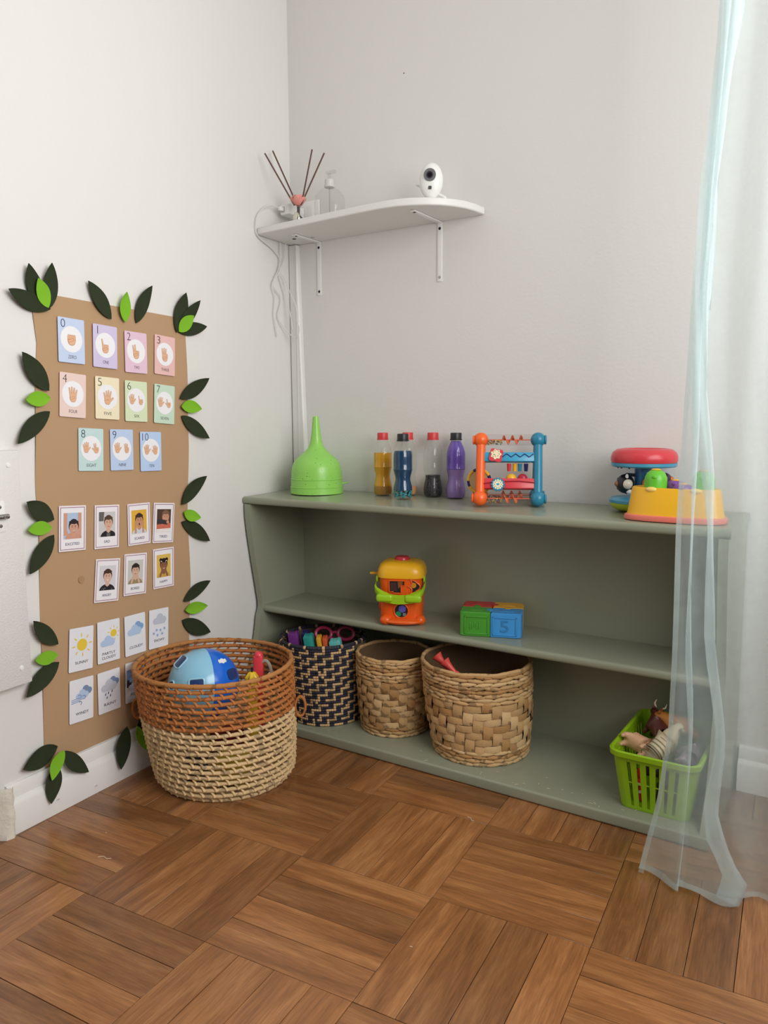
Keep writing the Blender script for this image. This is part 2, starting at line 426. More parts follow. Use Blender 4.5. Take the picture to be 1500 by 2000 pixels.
# ------------------------------------------------------------------ wall shelf with brackets
WZ = 1.465
ws = thing('wall_shelf', 'white corner wall shelf with a rounded right end on two brackets', 'shelf', (0.34, -0.1, WZ))
WO = (0.34, -0.1, WZ)
out = [(0.016, -0.179), (0.2, -0.193), (0.405, -0.207), (0.489, -0.209), (0.53, -0.205), (0.565, -0.194), (0.60, -0.176), (0.634, -0.149), (0.655, -0.122), (0.672, -0.09), (0.683, -0.05), (0.688, -0.001), (0.004, -0.001)]
b = MB(); b.prism(out, WZ, WZ + 0.020); me_b = part('board', b, TRIMW, ws, WO)
mod = me_b.modifiers.new('bev', 'BEVEL'); mod.width = 0.003; mod.segments = 2; mod.limit_method = 'ANGLE'
for bx, by, ln in ((0.114, -0.125, 0.165), (0.548, -0.155, 0.165)):
    q = MB()
    q.rbox(bx - 0.008, bx + 0.008, -0.003, 0.0, WZ - ln, WZ - 0.001, 0.001)
    q.rbox(bx - 0.008, bx + 0.008, by, -0.001, WZ - 0.004, WZ - 0.0005, 0.001)
    br = part('bracket', q, WHITEP, ws, WO)
    for sx, sy, sz, ax in ((bx, -0.003, WZ - 0.018, 'y'), (bx, -0.003, WZ - ln + 0.012, 'y'), (bx, by + 0.012, WZ - 0.004, 'z')):
        q = MB(); M = Matrix.Translation((sx, sy, sz)) @ (Matrix.Rotation(pi / 2, 4, 'X') if ax == 'y' else Matrix.Rotation(pi, 4, 'X'))
        q.lathe([(0.0042, 0), (0.0036, 0.0012), (0.001, 0.0016)], 14, M=M)
        part('screw', q, STEEL if (bx > 0.5 and sz < WZ - 0.1) else BLACK, br, WO)
for hx, hy in ((0.075, -0.075), (0.135, -0.06), (0.545, -0.06)):
    q = MB(); q.lathe([(0.006, -0.0008), (0.006, 0.0), ], 14, (hx, hy, WZ)); part('plug', q, DARK if hx < 0.1 else mat('grey_plug', (170, 168, 164)), ws, WO)

# reed diffuser
DX, DY, DZ = 0.118, -0.105, WZ + 0.0205
GLASS = clear_mat('clear_glass', (250, 251, 250), 1.5)
dif = thing('reed_diffuser', 'glass reed diffuser with pink rose and dark reed sticks on the wall shelf', 'diffuser', (DX, DY, DZ))
b = MB()
def sq(a, z): return 1.0 / max(abs(cos(a)), abs(sin(a))) * (0.82 + 0.18 * 1)
b.lathe([(0.040, 0), (0.044, 0.003), (0.036, 0.014), (0.020, 0.032), (0.011, 0.042), (0.0105, 0.058), (0.013, 0.060)], 28, fn=lambda a, z: (1.0 / (abs(cos(a + 0.6)) ** 4 + abs(sin(a + 0.6)) ** 4) ** 0.25))
part('bottle', b, GLASS, dif)
b = MB(); b.ball((0.012, -0.026, 0.022), (0.013, 0.006, 0.018)); part('charm', b, mat('silver_charm', (215, 212, 200), 0.15, metal=0.9), dif)
b = MB(); b.tube([(0, 0, 0.012), (0, 0, 0.062)], [0.003, 0.005], 8); b.tube([(-0.03, 0.0, 0.006), (0, 0, 0.04)], 0.002, 6); b.tube([(0.03, 0.01, 0.006), (0, 0, 0.04)], 0.002, 6)
part('stem', b, mat('dark_stem', (70, 58, 60), 0.4), dif)
ROSE = mat('pink_rose', (228, 150, 140), 0.7)
b = MB(); b.ball((0, 0, 0.081), (0.011, 0.011, 0.013))
for ring, (nn, rr, zz, ti, sz) in enumerate(((3, 0.008, 0.084, 0.25, 0.013), (5, 0.012, 0.080, 0.45, 0.015), (6, 0.015, 0.076, 0.75, 0.016))):
    for k in range(nn):
        a = 2 * pi * k / nn + ring * 0.5
        M = Matrix.Translation((rr * cos(a), rr * sin(a), zz)) @ Matrix.Rotation(a, 4, 'Z') @ Matrix.Rotation(ti, 4, 'Y')
        b.ball((0, 0, 0), (0.0025, sz * 0.75, sz), 8, 6, M=M)
part('rose', b, ROSE, dif)
REED = mat('dark_reed', (98, 70, 58), 0.6)
for tip, st in (((0.046, -0.17, 1.697), (-0.010, -0.006)), ((0.030, -0.115, 1.722), (-0.006, 0.004)), ((0.150, -0.075, 1.715), (0.006, 0.006)), ((0.2146, -0.10, 1.6865), (0.010, 0.0))):
    q = MB(); q.tube([(st[0], st[1], 0.066), (tip[0] - DX, tip[1] - DY, tip[2] - DZ)], 0.0024, 7); part('reed', q, REED, dif)

# clear pump bottle
pb_ = thing('pump_bottle', 'empty clear plastic pump bottle standing on the wall shelf', 'bottle', (0.232, -0.10, WZ + 0.0205))
b = MB()
fnb = lambda a, z: 1.0 / (abs(cos(a)) ** 3.2 + (abs(sin(a)) / 0.72) ** 3.2) ** (1 / 3.2)
b.lathe([(0.041, 0.0), (0.044, 0.004), (0.044, 0.062), (0.040, 0.078), (0.028, 0.092), (0.016, 0.098), (0.0135, 0.103)], 40, fn=lambda a, z: fnb(a, z) if z < 0.095 else 1.0, cap=False)
b.poly([(0.041 * cos(2 * pi * k / 40) * fnb(2 * pi * k / 40, 0), 0.041 * sin(2 * pi * k / 40) * fnb(2 * pi * k / 40, 0)) for k in range(40)], 0.0)
PET = clear_mat('clear_pet', (250, 250, 249), 1.42, 0.06)
part('body', b, PET, pb_)
b = MB(); b.lathe([(0.014, 0.100), (0.0155, 0.101), (0.0155, 0.105), (0.0135, 0.106), (0.0135, 0.122), (0.010, 0.124)], 24, fn=lambda a, z: 1 + 0.015 * sin(12 * a))
part('collar', b, mat('frosted_plastic', (205, 204, 201), 0.4), pb_)
b = MB(); b.tube([(0, 0, 0.01), (0, 0, 0.122)], 0.002, 8); part('dip_tube', b, clear_mat('tube_plastic', (240, 240, 239), 1.5), pb_)
b = MB(); b.tube([(0, 0, 0.122), (0, 0, 0.140)], 0.005, 10); b.rbox(-0.010, 0.022, -0.006, 0.006, 0.138, 0.147, 0.002); part('pump_head', b, clear_mat('pump_plastic', (248, 248, 247), 1.35), pb_)

# baby monitor camera
bc = thing('baby_monitor', 'white egg shaped baby monitor camera on the wall shelf', 'camera', (0.585, -0.118, WZ + 0.0205), radians(20))
b = MB(); b.ball((0, 0, 0.056), (0.032, 0.022, 0.047), 28, 18); part('body', b, WHITEP, bc)
b = MB(); b.lathe([(0.022, 0), (0.024, 0.003), (0.016, 0.010), (0.010, 0.014)], 28); part('foot', b, WHITEP, bc)
M = Matrix.Translation((0.0, -0.0185, 0.066)) @ Matrix.Rotation(pi / 2 + 0.1, 4, 'X')
b = MB(); b.lathe([(0.0185, -0.004), (0.0185, 0.003), (0.0165, 0.0042)], 28, M=M); part('bezel', b, WHITEP, bc)
b = MB(); b.lathe([(0.0165, 0.003), (0.0165, 0.005), (0.012, 0.0055)], 28, M=M); ln = part('lens_face', b, mat('grey_lens_face', (112, 112, 114), 0.35), bc)
b = MB(); b.lathe([(0.0095, 0.0052), (0.009, 0.0066), (0.007, 0.0066)], 24, M=M); b.lathe([(0.0065, 0.0068), (0.002, 0.0075)], 20, M=M, mi=1); part('lens', b, [mat('lens_ring', (66, 60, 62), 0.3), mat('lens_dark', (25, 18, 24), 0.1)], ln)
b = MB(); M2 = Matrix.Translation((0.0, -0.0195, 0.035)) @ Matrix.Rotation(pi / 2 - 0.25, 4, 'X'); b.rbox(-0.0045, 0.0045, -0.0055, 0.0055, -0.002, 0.0015, 0.0015, M=M2); part('sensor', b, mat('sensor_grey', (70, 70, 72), 0.3), bc)
b = MB(); b.tube([(-0.018, 0.016, 0.04), (-0.044, 0.02, 0.055)], [0.0025, 0.003], 8); part('antenna', b, WHITEP, bc)
b = MB(); b.tube([(0.020, 0.008, 0.022), (0.036, 0.004, 0.013), (0.044, 0.008, 0.004), (0.048, 0.03, 0.0025)], [0.004, 0.0035, 0.0017, 0.0017], 8); part('power_lead', b, WHITEP, bc)

# outlet, charger, cables
ot = thing('wall_outlet', 'white wall outlet plate behind the reed diffuser', 'outlet', (0.085, -0.0005, 1.558))
b = MB(); b.rbox(-0.036, 0.036, -0.008, 0, -0.028, 0.034, 0.003); part('plate', b, WHITEP, ot)
b = MB(); b.rbox(-0.012, 0.012, -0.0095, -0.0075, -0.014, 0.018, 0.001); part('socket_insert', b, TRIMW, ot)
ch = thing('charger_plug', 'white USB charger plugged in beside the reed diffuser', 'charger', (0.046, -0.055, 1.556))
b = MB(); b.rbox(-0.019, 0.019, -0.028, 0.046, -0.016, 0.016, 0.004); part('adapter', b, WHITEP, ch)
b = MB(); b.rbox(-0.012, -0.002, -0.046, -0.028, -0.006, 0.006, 0.002); b.rbox(-0.013, -0.001, -0.030, -0.028, -0.008, 0.008, 0.0005, mi=1); part('cable_plug', b, [WHITEP, mat('grey_plug', (170, 168, 164))], ch)
CAB = mat('white_cable', (222, 221, 217), 0.45)
def smooth_path(pts, n=5):
    P = [Vector(p) for p in pts]; res = []
    for i in range(len(P) - 1):
        p0 = P[max(i - 1, 0)]; p1 = P[i]; p2 = P[i + 1]; p3 = P[min(i + 2, len(P) - 1)]
        for k in range(n):
            t = k / n
            res.append(0.5 * ((2 * p1) + (-p0 + p2) * t + (2 * p0 - 5 * p1 + 4 * p2 - p3) * t * t + (-p0 + 3 * p1 - 3 * p2 + p3) * t ** 3))
    res.append(P[-1]); return res
def cable(name, pts, label, r=0.0016):
    b = MB(); o = Vector(pts[0]); b.tube([p - o for p in smooth_path(pts)], r, 6)
    return solo(name, b, CAB, label, 'cable', o)
cable('charger_cable', [(0.039, -0.103, 1.556), (0.030, -0.125, 1.561), (0.021, -0.155, 1.546), (0.021, -0.180, 1.521), (0.022, -0.188, 1.497), (0.020, -0.186, 1.470), (0.018, -0.165, 1.455), (0.017, -0.117, 1.439), (0.015, -0.091, 1.427), (0.015, -0.076, 1.412), (0.015, -0.081, 1.378), (0.015, -0.077, 1.355), (0.014, -0.057, 1.313), (0.028, -0.055, 1.274), (0.040, -0.055, 1.225), (0.040, -0.05, 1.195)], 'white cable looping from the charger around the wall shelf end')
cable('loose_cable', [(0.014, -0.070, 1.463), (0.014, -0.072, 1.431), (0.017, -0.076, 1.409), (0.018, -0.084, 1.382), (0.019, -0.113, 1.338), (0.019, -0.118, 1.321), (0.018, -0.105, 1.292), (0.018, -0.108, 1.263), (0.018, -0.111, 1.235), (0.017, -0.104, 1.205), (0.016, -0.096, 1.17)], 'white cable hanging straight down the wall under the shelf')
cable('looped_cable', [(0.023, -0.055, 1.463), (0.023, -0.055, 1.428), (0.018, -0.060, 1.407), (0.021, -0.081, 1.380), (0.020, -0.085, 1.370), (0.016, -0.108, 1.334), (0.016, -0.102, 1.316), (0.015, -0.075, 1.296), (0.015, -0.076, 1.272), (0.015, -0.090, 1.240), (0.015, -0.082, 1.219), (0.023, -0.057, 1.190), (0.054, -0.055, 1.167), (0.067, -0.055, 1.173), (0.073, -0.055, 1.194), (0.065, -0.055, 1.218), (0.062, -0.055, 1.259), (0.051, -0.055, 1.286), (0.033, -0.055, 1.318), (0.021, -0.058, 1.350), (0.018, -0.077, 1.369)], 'white cable hanging in a long loop under the shelf')

# ------------------------------------------------------------------ kraft paper on the left wall
PL = [(-0.9636, 1.190), (-0.9648, 1.15), (-0.9573, 1.0797), (-0.9687, 0.9728), (-0.9815, 0.7635), (-0.9805, 0.6585), (-0.9876, 0.4952), (-0.9955, 0.2322), (-0.9999, 0.111)]
PR = [(-0.4957, 1.178), (-0.4953, 1.1339), (-0.495, 1.0299), (-0.496, 0.842), (-0.5072, 0.7274), (-0.5096, 0.6779), (-0.511, 0.4551), (-0.5232, 0.2884), (-0.5368, 0.111)]
def interp(tab, z):
    for (a0, z0), (a1, z1) in zip(tab[:-1], tab[1:]):
        if z <= z0 and z >= z1: return a0 + (a1 - a0) * (z0 - z) / (z0 - z1)
    return tab[0][0] if z > tab[0][1] else tab[-1][0]
b = MB(); NR, NC = 40, 16
vf = []; vb = []
for i in range(NR + 1):
    z = 1.186 + (0.1115 - 1.186) * i / NR
    l = interp(PL, z); r_ = interp(PR, z)
    for k in range(NC + 1):
        t = k / NC; a = l + (r_ - l) * t
        ed = max(0, abs(t - 0.5) * 2 - 0.8) / 0.2
        h = 0.0012 + 0.0006 * sin(9 * z + 4 * t) + 0.0028 * ed * (0.5 + 0.5 * sin(23 * z + 3 * t))
        zz = z + (0.004 - 0.008 * t if i == 0 else 0)
        vf.append((a + 0.72, zz - 0.65, h)); vb.append((a + 0.72, zz - 0.65, h - 0.0007))
W_ = NC + 1; nv = len(vf); fs = []
for i in range(NR):
    for k in range(NC):
        q = i * W_ + k
        fs.append((q, q + W_, q + W_ + 1, q + 1)); fs.append((nv + q, nv + q + 1, nv + q + W_ + 1, nv + q + W_))
for i in range(NR):
    for k in (0, NC):
        q = i * W_ + k; fs.append((q, nv + q, nv + q + W_, q + W_) if k == 0 else (q, q + W_, nv + q + W_, nv + q))
for k in range(NC):
    for i in (0, NR):
        q = i * W_ + k; fs.append((q, q + 1, nv + q + 1, nv + q) if i == 0 else (q, nv + q, nv + q + 1, q + 1))
b.add(vf + vb, fs, 0, True)
kp = solo('kraft_paper_sheet', b, KRAFT, 'tall brown kraft paper sheet taped to the left wall behind the cards', 'paper', (0, 0, 0))
lw_place(kp, -0.72, 0.65)
b = MB(); b.disc(0, 0, 0.008, 0.008, 0.0002, n=20)
b.lathe([(0.0072, 0.0002), (0.0080, 0.0005), (0.0088, 0.0002)], 20, cap=False)
st_ = part('sticky_tack_mark', b, mat('tack_mark', (170, 134, 98), 0.6), kp); st_.location = (-0.8726 + 0.72, 0.5307 - 0.65, 0.0022)

# ---- cards
INKN = mat('navy_ink', (45, 52, 100), 0.6)
SKIN = mat('cartoon_skin', (226, 178, 142), 0.6); SKINL = mat('cartoon_skin_line', (176, 118, 84), 0.6)
DISCW = mat('card_white', (238, 238, 242), 0.4, 0.4)
def rrect(w, h, r, n=5):
    pts = []
    for cx, cy, a0 in ((w / 2 - r, h / 2 - r, 0), (-w / 2 + r, h / 2 - r, pi / 2), (-w / 2 + r, -h / 2 + r, pi), (w / 2 - r, -h / 2 + r, 1.5 * pi)):
        for k in range(n + 1): a = a0 + pi / 2 * k / n; pts.append((cx + r * cos(a), cy + r * sin(a)))
    return pts
def card_base(w, h, r, m, name='sheet'):
    b = MB(); b.prism(rrect(w, h, r), 0.0, 0.0006); return b
def hand(mb, fing, cx, cy, s, mir=1, skin=0, line=1, tilt=0.0):
    """stylised hand; fing: set of raised fingers from i m r p t (index, middle, ring, pinky, thumb)"""
    M = Matrix.Translation((cx, cy, 0)) @ Matrix.Rotation(tilt, 4, 'Z') @ Matrix.Diagonal((mir * s, s, 1, 1))
    fx = {'p': -0.33, 'r': -0.11, 'm': 0.11, 'i': 0.33}; fl = {'p': 0.50, 'r': 0.72, 'm': 0.80, 'i': 0.70}
    sp = {'p': -0.16, 'r': -0.05, 'm': 0.05, 'i': 0.16}
    def pal(e, z, mi):
        mb.poly([(x * (1 + e), y * (1 + e)) for x, y in [(-0.42, 0.25), (-0.44, -0.15), (-0.34, -0.45), (-0.15, -0.58), (0.15, -0.58), (0.34, -0.45), (0.44, -0.15), (0.42, 0.25), (0.2, 0.32), (-0.2, 0.32)]], z, mi, M)
    pal(0.07, 0.0011, line)
    for k in 'prmi':
        if k in fing: mb.capsule2(fx[k], 0.1, fx[k] + sp[k], 0.22 + fl[k], 0.135, 0.00112, line, M, 0.10)
    if 't' in fing: mb.capsule2(0.3, -0.2, 0.78, 0.18, 0.17, 0.00113, line, M, 0.12)
    pal(0, 0.0013, skin)
    for k in 'prmi':
        if k in fing: mb.capsule2(fx[k], 0.1, fx[k] + sp[k], 0.22 + fl[k], 0.11, 0.00132, skin, M, 0.08)
        else:
            mb.capsule2(fx[k], 0.02, fx[k], 0.27, 0.125, 0.00134, line, M); mb.capsule2(fx[k], 0.02, fx[k], 0.27, 0.10, 0.00136, skin, M)
    if 't' in fing: mb.capsule2(0.25, -0.22, 0.78, 0.18, 0.145, 0.00133, skin, M, 0.09)
    else:
        mb.capsule2(0.30, -0.22, -0.12, -0.08, 0.13, 0.00138, line, M); mb.capsule2(0.30, -0.22, -0.12, -0.08, 0.10, 0.0014, skin, M)
    if 't' in fing: mb.poly([(-0.28, -0.08), (0.25, -0.02), (0.25, -0.06), (-0.28, -0.12)], 0.0014, line, M)

WORDS = ['ZERO', 'ONE', 'TWO', 'THREE', 'FOUR', 'FIVE', 'SIX', 'SEVEN', 'EIGHT', 'NINE', 'TEN']
CCOL = [(182, 200, 236), (199, 184, 224), (222, 180, 204), (226, 172, 168), (229, 196, 186), (236, 222, 182), (206, 222, 178), (186, 214, 188), (182, 214, 214), (174, 198, 236), (170, 198, 242)]
CNAME = ['blue', 'lilac', 'pink', 'rose red', 'salmon', 'cream yellow', 'pale green', 'mint green', 'pale teal', 'light blue', 'sky blue']
NUM = [(-0.8679, 1.0912, -1.8), (-0.7715, 1.0854, -2.4), (-0.6756, 1.0784, -1.2), (-0.5772, 1.0779, -3.2), (-0.8719, 0.9664, -3.9), (-0.7724, 0.9621, -2.6), (-0.6817, 0.9562, -2.0), (-0.5852, 0.9504, -4.0), (-0.8282, 0.8390, -3.0), (-0.7349, 0.8354, -1.6), (-0.6392, 0.8279, -1.6)]
HANDS = [[''], ['i'], ['im'], ['imr'], ['imrp'], ['imrpt'], ['imrpt', 'i'], ['imrpt', 'it'], ['imrpt', 'imt'], ['imrpt', 'imr'], ['imrpt', 'imrpt']]
CW, CH = 0.0722, 0.1014
for n_, (a, z, ang) in enumerate(NUM):
    t = thing('number_card', '%s card with number %d and the word %s on the kraft paper' % (CNAME[n_], n_, WORDS[n_]), 'card', group='number flashcards')
    lw_place(t, a, z, 0.0045, radians(ang))
    b = MB(); b.prism(rrect(CW, CH, 0.003), 0.0, 0.0006); part('sheet', b, mat('card_col_%d' % n_, tuple(int(v_ + (246 - v_) * 0.22) for v_ in CCOL[n_]), 0.38, 0.45), t)
    b = MB(); b.disc(0, 0.003, 0.0298, 0.0298, 0.0009, n=40); part('white_disc', b, DISCW, t)
    b = MB(); text_mesh(str(n_), b, -0.0225 + (0.004 if n_ == 10 else 0), 0.0375, 0.0185, 0.0010, thin=-0.018, wmax=(None if n_ in (1, 10) else 0.0112)); part('numeral', b, BLACK, t)
    b = MB(); text_mesh(WORDS[n_], b, 0.001, -0.0370, 0.0074, 0.0010, thin=-0.010, wmax=0.0054 * len(WORDS[n_]) + 0.001); part('word', b, BLACK, t)
    b = MB(); hs_ = HANDS[n_]
    if len(hs_) == 1:
        hand(b, hs_[0], 0.0, -0.003 if hs_[0] else 0.004, 0.0205 if hs_[0] else 0.0240, mir=1 if n_ in (5,) else (-1))
    else:
        hand(b, hs_[0], -0.0145, 0.0015, 0.0150, 1, tilt=0.1); hand(b, hs_[1], 0.0150, 0.0005, 0.0142, -1, tilt=0.0)
    part('hand_drawing', b, [SKIN, SKINL], t)

# ---- emotion cards with portraits
EM = [('EXCITED', -0.8923, 0.6572, -3.9), ('SAD', -0.7922, 0.6490, -3.9), ('SCARED', -0.6895, 0.6433, -1.4), ('TIRED', -0.6047, 0.6363, -5.9), ('ANGRY', -0.7991, 0.5159, -6.7), ('BORED', -0.7094, 0.5154, -5.0), ('HAPPY', -0.6111, 0.5150, -2.5)]
EW, EH = 0.0745, 0.1066
REDL = mat('red_line', (214, 120, 130), 0.6); NAVYL = mat('navy_line', (72, 66, 130), 0.6)
def frame_line(mb, w, h, t, z, mi):
    for x0, x1, y0, y1 in ((-w / 2, w / 2, h / 2 - t, h / 2), (-w / 2, w / 2, -h / 2, -h / 2 + t), (-w / 2, -w / 2 + t, -h / 2, h / 2), (w / 2 - t, w / 2, -h / 2, h / 2)):
        mb.poly([(x0, y0), (x1, y0), (x1, y1), (x0, y1)], z, mi)
pm = lambda n, c: mat('print_' + n, c, 0.45, 0.4)
PW, PH, PY = 0.0500, 0.0610, 0.0060
def clipx(x): return max(-PW / 2, min(PW / 2, x))
def clipy(y): return max(PY - PH / 2, min(PY + PH / 2, y))
def blob(mb, pts, z, mi): mb.poly([(clipx(x), clipy(y)) for x, y in pts], z, mi)
def ell(mb, x, y, rx, ry, z, mi, n=22, a=0.0):
    blob(mb, [(x + rx * cos(2 * pi * k / n) * cos(a) - ry * sin(2 * pi * k / n) * sin(a), y + rx * cos(2 * pi * k / n) * sin(a) + ry * sin(2 * pi * k / n) * cos(a)) for k in range(n)], z, mi)
DESC = {'EXCITED': 'arms raised', 'SAD': 'a frowning child in a dark jacket', 'SCARED': 'an open mouthed child on yellow', 'TIRED': 'a child resting on folded arms', 'ANGRY': 'a scowling child in black', 'BORED': 'a child with chin in hands', 'HAPPY': 'a smiling child with hair buns'}
for wd, a, z, ang in EM:
    t = thing('emotion_card', 'white bordered card reading %s with a photo of %s' % (wd, 'a child with ' + DESC[wd] if wd == 'EXCITED' else DESC[wd]), 'card', group='emotion flashcards')
    lw_place(t, a, z, 0.0045, radians(ang))
    b = MB(); b.prism(rrect(EW, EH, 0.0008, 2), 0, 0.0006); part('sheet', b, pm('white', (240, 236, 240)), t)
    b = MB(); frame_line(b, EW - 0.006, EH - 0.006, 0.0008, 0.0008, 0); frame_line(b, EW - 0.0085, EH - 0.0085, 0.0008, 0.0009, 1); part('border', b, [REDL, NAVYL], t)
    b = MB(); text_mesh(wd, b, 0.0, -0.0365, 0.0064, 0.0009, wmax=0.0054 * len(wd) + 0.001, thin=0.006); part('word', b, INKN, t)
    bg = {'EXCITED': (176, 196, 222), 'SAD': (206, 203, 204), 'SCARED': (226, 176, 68), 'TIRED': (86, 62, 52), 'ANGRY': (214, 212, 218), 'BORED': (203, 201, 196), 'HAPPY': (222, 186, 92)}[wd]
    sk = {'EXCITED': (208, 156, 134), 'SAD': (216, 172, 150), 'SCARED': (200, 146, 116), 'TIRED': (206, 150, 124), 'ANGRY': (218, 178, 160), 'BORED': (214, 176, 152), 'HAPPY': (146, 98, 76)}[wd]
    hr = {'EXCITED': (46, 40, 44), 'SAD': (86, 66, 54), 'SCARED': (70, 48, 38), 'TIRED': (128, 98, 76), 'ANGRY': (78, 52, 44), 'BORED': (50, 40, 36), 'HAPPY': (44, 30, 28)}[wd]
    sh = {'EXCITED': (206, 152, 130), 'SAD': (38, 38, 46), 'SCARED': (208, 214, 224), 'TIRED': (60, 58, 62), 'ANGRY': (44, 40, 44), 'BORED': (156, 140, 104), 'HAPPY': (206, 164, 74)}[wd]
    ms = [pm(wd + 'bg', bg), pm(wd + 'skin', sk), pm(wd + 'hair', hr), pm(wd + 'shirt', sh), pm('eye', (44, 32, 30)), pm('mouth', (150, 74, 70)), pm('teeth', (236, 230, 226)), pm(wd + 'x', {'SAD': (104, 100, 98), 'TIRED': (206, 112, 90), 'HAPPY': (240, 236, 230)}.get(wd, (120, 150, 190)))]
    b = MB()
    b.poly([(-PW / 2, PY - PH / 2), (PW / 2, PY - PH / 2), (PW / 2, PY + PH / 2), (-PW / 2, PY + PH / 2)], 0.0009, 0)
    fx, fy, fr = 0.0, PY + 0.003, 0.0140
    if wd == 'EXCITED': fx, fy, fr = 0.003, PY - 0.004, 0.0145
    if wd == 'TIRED': fx, fy, fr = 0.006, PY + 0.009, 0.0140
    if wd == 'SAD':
        blob(b, [(-PW / 2, PY + PH / 2), (-PW / 2 + 0.016, PY + PH / 2), (-PW / 2 + 0.014, PY + 0.008), (-PW / 2, PY + 0.008)], 0.00095, 7); fx = 0.004
    if wd == 'HAPPY': fy = PY + 0.001
    # shoulders, neck
    if wd != 'TIRED':
        ell(b, fx, PY - PH / 2 - 0.001, 0.024, 0.0165, 0.0010, 3)
        blob(b, [(fx - 0.005, fy - 0.004), (fx + 0.005, fy - 0.004), (fx + 0.006, fy - fr - 0.007), (fx, fy - fr - 0.011), (fx - 0.006, fy - fr - 0.007)], 0.00105, 1)
    ell(b, fx, fy + 0.0035, fr * 0.98, fr * 1.16, 0.0011, 2)
    ell(b, fx, fy - 0.001, fr * 0.84, fr * 1.10, 0.00115, 1)
    blob(b, [(fx - fr * 0.84, fy + 0.004), (fx - fr * 0.5, fy + fr * 0.60), (fx + 0.002, fy + fr * 0.52), (fx + fr * 0.5, fy + fr * 0.64), (fx + fr * 0.84, fy + 0.004), (fx + fr * 0.9, fy + fr), (fx, fy + fr * 1.3), (fx - fr * 0.9, fy + fr)], 0.0012, 2)
    ez = fy + 0.0012
    for sx in (-1, 1):
        if wd in ('TIRED',): b.capsule2(fx + sx * 0.0042 - 0.0016, ez, fx + sx * 0.0042 + 0.0016, ez - 0.0005, 0.0004, 0.0013, 4)
        else: ell(b, fx + sx * 0.0042, ez, 0.0013, 0.0010, 0.0013, 4, 10)
        dy = {'ANGRY': -sx * 0.0012 * -1, 'SAD': -sx * 0.0010}.get(wd, 0)
        b.capsule2(fx + sx * 0.0062, ez + 0.0030 + (0.0010 if wd == 'ANGRY' else -0.0008 if wd == 'SAD' else 0), fx + sx * 0.0024, ez + 0.0030 + (-0.0010 if wd == 'ANGRY' else 0.0010 if wd == 'SAD' else 0), 0.0005, 0.0013, 2)
    my = fy - fr * 0.58
    if wd == 'SCARED': ell(b, fx, my - 0.001, 0.0020, 0.0030, 0.0013, 4, 12)
    elif wd in ('EXCITED', 'HAPPY'):
        blob(b, [(fx - 0.0042, my + 0.001), (fx + 0.0042, my + 0.001), (fx + 0.0024, my - 0.0022), (fx - 0.0024, my - 0.0022)], 0.0013, 5); blob(b, [(fx - 0.0036, my + 0.0008), (fx + 0.0036, my + 0.0008), (fx + 0.0028, my - 0.0008), (fx - 0.0028, my - 0.0008)], 0.00132, 6)
    elif wd == 'ANGRY': blob(b, [(fx - 0.0026, my - 0.0012), (fx + 0.0026, my - 0.0012), (fx + 0.0018, my + 0.0012), (fx - 0.0018, my + 0.0012)], 0.0013, 6); frame = None
    else: b.capsule2(fx - 0.0026, my - (0.0006 if wd == 'SAD' else 0), fx + 0.0026, my - (0.0006 if wd == 'SAD' else 0), 0.0006, 0.0013, 5)
    ell(b, fx, fy - fr * 0.22, 0.0011, 0.0014, 0.00128, 5 if wd == 'X' else 1, 8)
    if wd == 'EXCITED':
        for sx in (-1, 1): blob(b, [(sx * 0.0245, PY + PH / 2), (sx * 0.0145, PY + PH / 2), (sx * 0.0155, PY - 0.010), (sx * 0.0105, PY - 0.022), (sx * 0.0245, PY - 0.022)], 0.00108, 1)
    if wd == 'SAD': blob(b, [(fx - 0.006, PY - PH / 2 + 0.008), (fx + 0.006, PY - PH / 2 + 0.008), (fx + 0.005, PY - PH / 2), (fx - 0.005, PY - PH / 2)], 0.00103, 7)
    if wd in ('SCARED', 'BORED', 'HAPPY'):
        for sx in (-1, 1):
            yb = PY - PH / 2
            b.capsule2(fx + sx * 0.0125, clipy(yb + 0.004), fx + sx * (0.0125 if wd == 'SCARED' else 0.0055), fy - fr * (0.75 if wd != 'SCARED' else 0.2), 0.0032, 0.00125, 1, r1=0.0026)
    if wd == 'HAPPY':
        for sx in (-1, 1):
            ell(b, fx + sx * 0.0105, fy + 0.0150, 0.0052, 0.0052, 0.00112, 2); b.capsule2(fx + sx * 0.0070, fy + 0.0105, fx + sx * 0.0105, fy + 0.0125, 0.0009, 0.0013, 7)
    if wd == 'TIRED':
        yb = PY - PH / 2
        blob(b, [(-PW / 2, yb), (PW / 2, yb), (PW / 2, yb + 0.024), (-PW / 2, yb + 0.020)], 0.00116, 7)
        blob(b, [(-PW / 2, yb), (PW / 2, yb), (PW / 2, yb + 0.010), (-PW / 2, yb + 0.008)], 0.00118, 6)
        b.capsule2(-0.019, PY - 0.001, 0.010, PY - 0.005, 0.006, 0.00124, 3); ell(b, 0.014, PY - 0.004, 0.005, 0.004, 0.00126, 1)
    if wd == 'ANGRY':
        for k in range(12): ell(b, fx + random.uniform(-0.018, 0.018), PY - PH / 2 + random.uniform(0.001, 0.008), 0.0005, 0.0005, 0.00108, 6, 6)
    part('photo_print', b, ms, t, label='small portrait photo')

